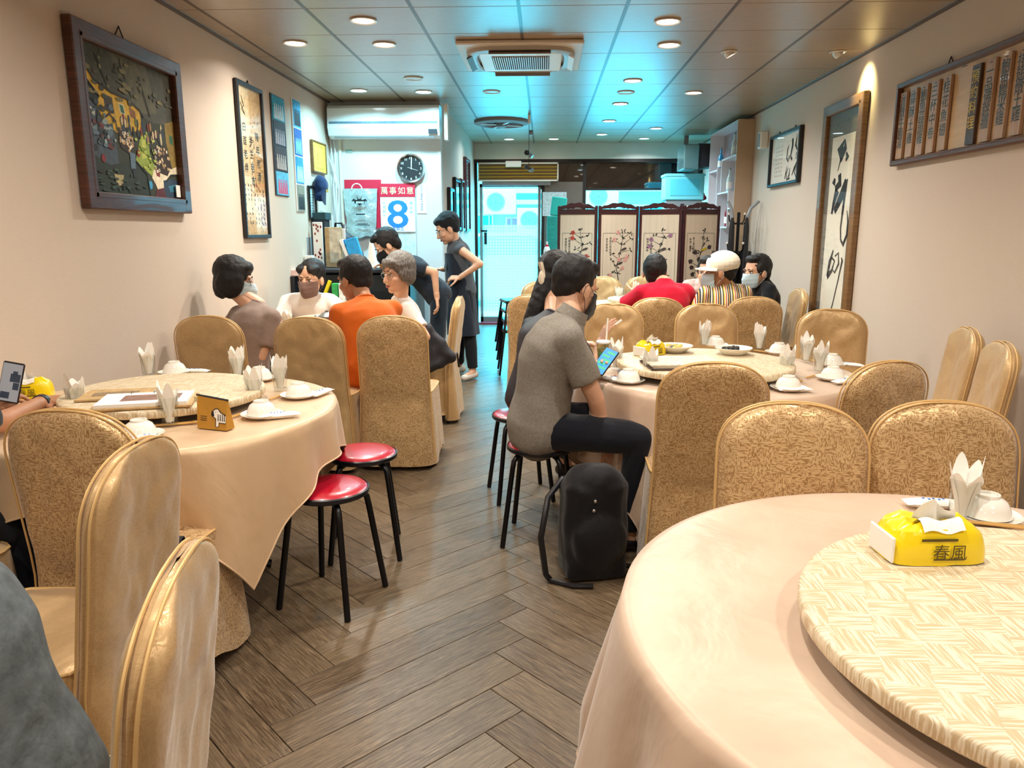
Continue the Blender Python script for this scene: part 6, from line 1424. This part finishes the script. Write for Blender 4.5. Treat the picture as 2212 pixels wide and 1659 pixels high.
co, F = remesh(b, .014, 5); b = MB(); sub(b, co, F, (0, 0, 0), .012, 9); b.build('body', m_dark, t); MB().tube([q1 - bv, q1 - bv + Vector((.05, .03, .03)), q1 - bv + Vector((.06, .05, -.08))], .008, 6).build('strap', m_black, t)
# ================================================================== the street outside
m_street = M('street', 'c8ccd0', .8, 0, .08); struct(MB().box((0, 19, -.06), (26, 14, .1)).build('floor_street', m_street, smooth=False))
t = thing('building', 'teal-fronted building across the street', 'building', (0, 22, 0)); MB().box((0, .3, 4), (24, .5, 8)).build('wall', col('9fd0d4'), t, smooth=False)
for i, (x, z, w, h, c_) in enumerate(((-1.9, 1.5, .9, .9, '1f8f96'), (-.6, 1.55, 1.0, .6, 'a04858'), (.7, 1.4, 1.2, 1.0, '3aa8b0'), (3.2, 1.7, 1.6, 1.0, '2f98a8'), (-3.2, 1.6, 1, 1.2, '4a8a90'), (5, 1.8, 1.2, 1.2, '2f98a8'))): q = MB().box((x, -.0, z), (w, .12, h)).build('window', m_white, t, smooth=False); MB().box((x, -.065, z), (w * .9, .02, h * .88)).build('window_pane', col(c_), q, smooth=False)
for i, (x, z, w) in enumerate(((-.6, 2.55, 2.2), (-.6, 2.25, 2.2), (3.6, 2.6, 3))): MB().box((x, -.3, z), (w, .6, .12)).build('awning', m_white, t, smooth=False)
for i, (px, py, lab) in enumerate(((1080, 437, 'white outdoor condenser seen through the top of the door'), (1300, 425, 'white outdoor condenser seen through the window above the screen'), (1152, 476, 'low outdoor condenser seen through the door'))):
    p = aty(px, py, 20.6); t = thing('condenser_unit', lab, 'air conditioner', p, 0, 'outdoor condensers'); MB().box((0, 0, 0), (.86, .34, .64), bev=.02).build('casing', m_white, t, smooth=False); MB().lathe([(.24, 0), (.24, .02), (.2, .01)], 28, (-.1, -.17, 0), RX(PI / 2)).build('fan_ring', m_grey, t); MB().lathe([(.22, .004), (.001, .005)], 28, (-.1, -.17, 0), RX(PI / 2)).build('fan_well', col('7ab0b8'), t)
    for k_ in range(6): a = k_ * PI / 3; MB().box((-.1 + .1 * math.cos(a), -.182, .1 * math.sin(a)), (.2, .006, .02), RY(-a)).build('guard_wire', m_grey, t, smooth=False)
    MB().tube([(-.3, .1, -.32), (-.3, .1, -p.z + .0), ], .02, 6).build('bracket', m_steel, t); MB().tube([(.3, .1, -.32), (.3, .1, -p.z)], .02, 6).build('bracket', m_steel, t)
def car(label, loc, rz, mat):
    t = thing('car', label, 'car', loc, rz, 'parked cars'); b = MB(); pr = [(-2.1, .35), (-2.15, .75), (-1.9, .95), (-1.1, 1.0), (-.6, 1.42), (.7, 1.45), (1.4, 1.02), (2.05, .88), (2.15, .6), (2.1, .35)]; n = len(pr); V = [(x, s * (.85 if z < 1.1 else .68), z) for s in (-1, 1) for x, z in pr]; b.add(V, [tuple(range(n)), tuple(reversed(range(n, 2 * n)))] + [((i + 1) % n, i, n + i, n + (i + 1) % n) for i in range(n)]); b.build('car_body', mat, t, smooth=False)
    for s in (-1, 1):
        b = MB(); b.add([(-.95, s * .86, 1.0), (-.55, s * .72, 1.36), (.6, s * .72, 1.38), (1.15, s * .86, 1.03)], [(0, 1, 2, 3) if s > 0 else (3, 2, 1, 0)]); b.build('side_window', col('2a6a78', .1), t, smooth=False)
        for x in (-1.3, 1.35): MB().lathe([(.001, 0), (.2, .0), (.31, -.01), (.33, -.06), (.33, -.2)], 24, (x, s * .87, .33), RX(-PI / 2 * s)).build('wheel', m_dark, t)
car('white car parked outside the glass door', (-.9, 15.6, -.008), .12, M('car_white', 'e8ecec', .2, 0, .02, coat=.6)); car('pale car parked outside the window behind the screen', (4.6, 16.4, -.008), -.05, M('car_pale', 'cfe4e8', .2, 0, .02, coat=.6))
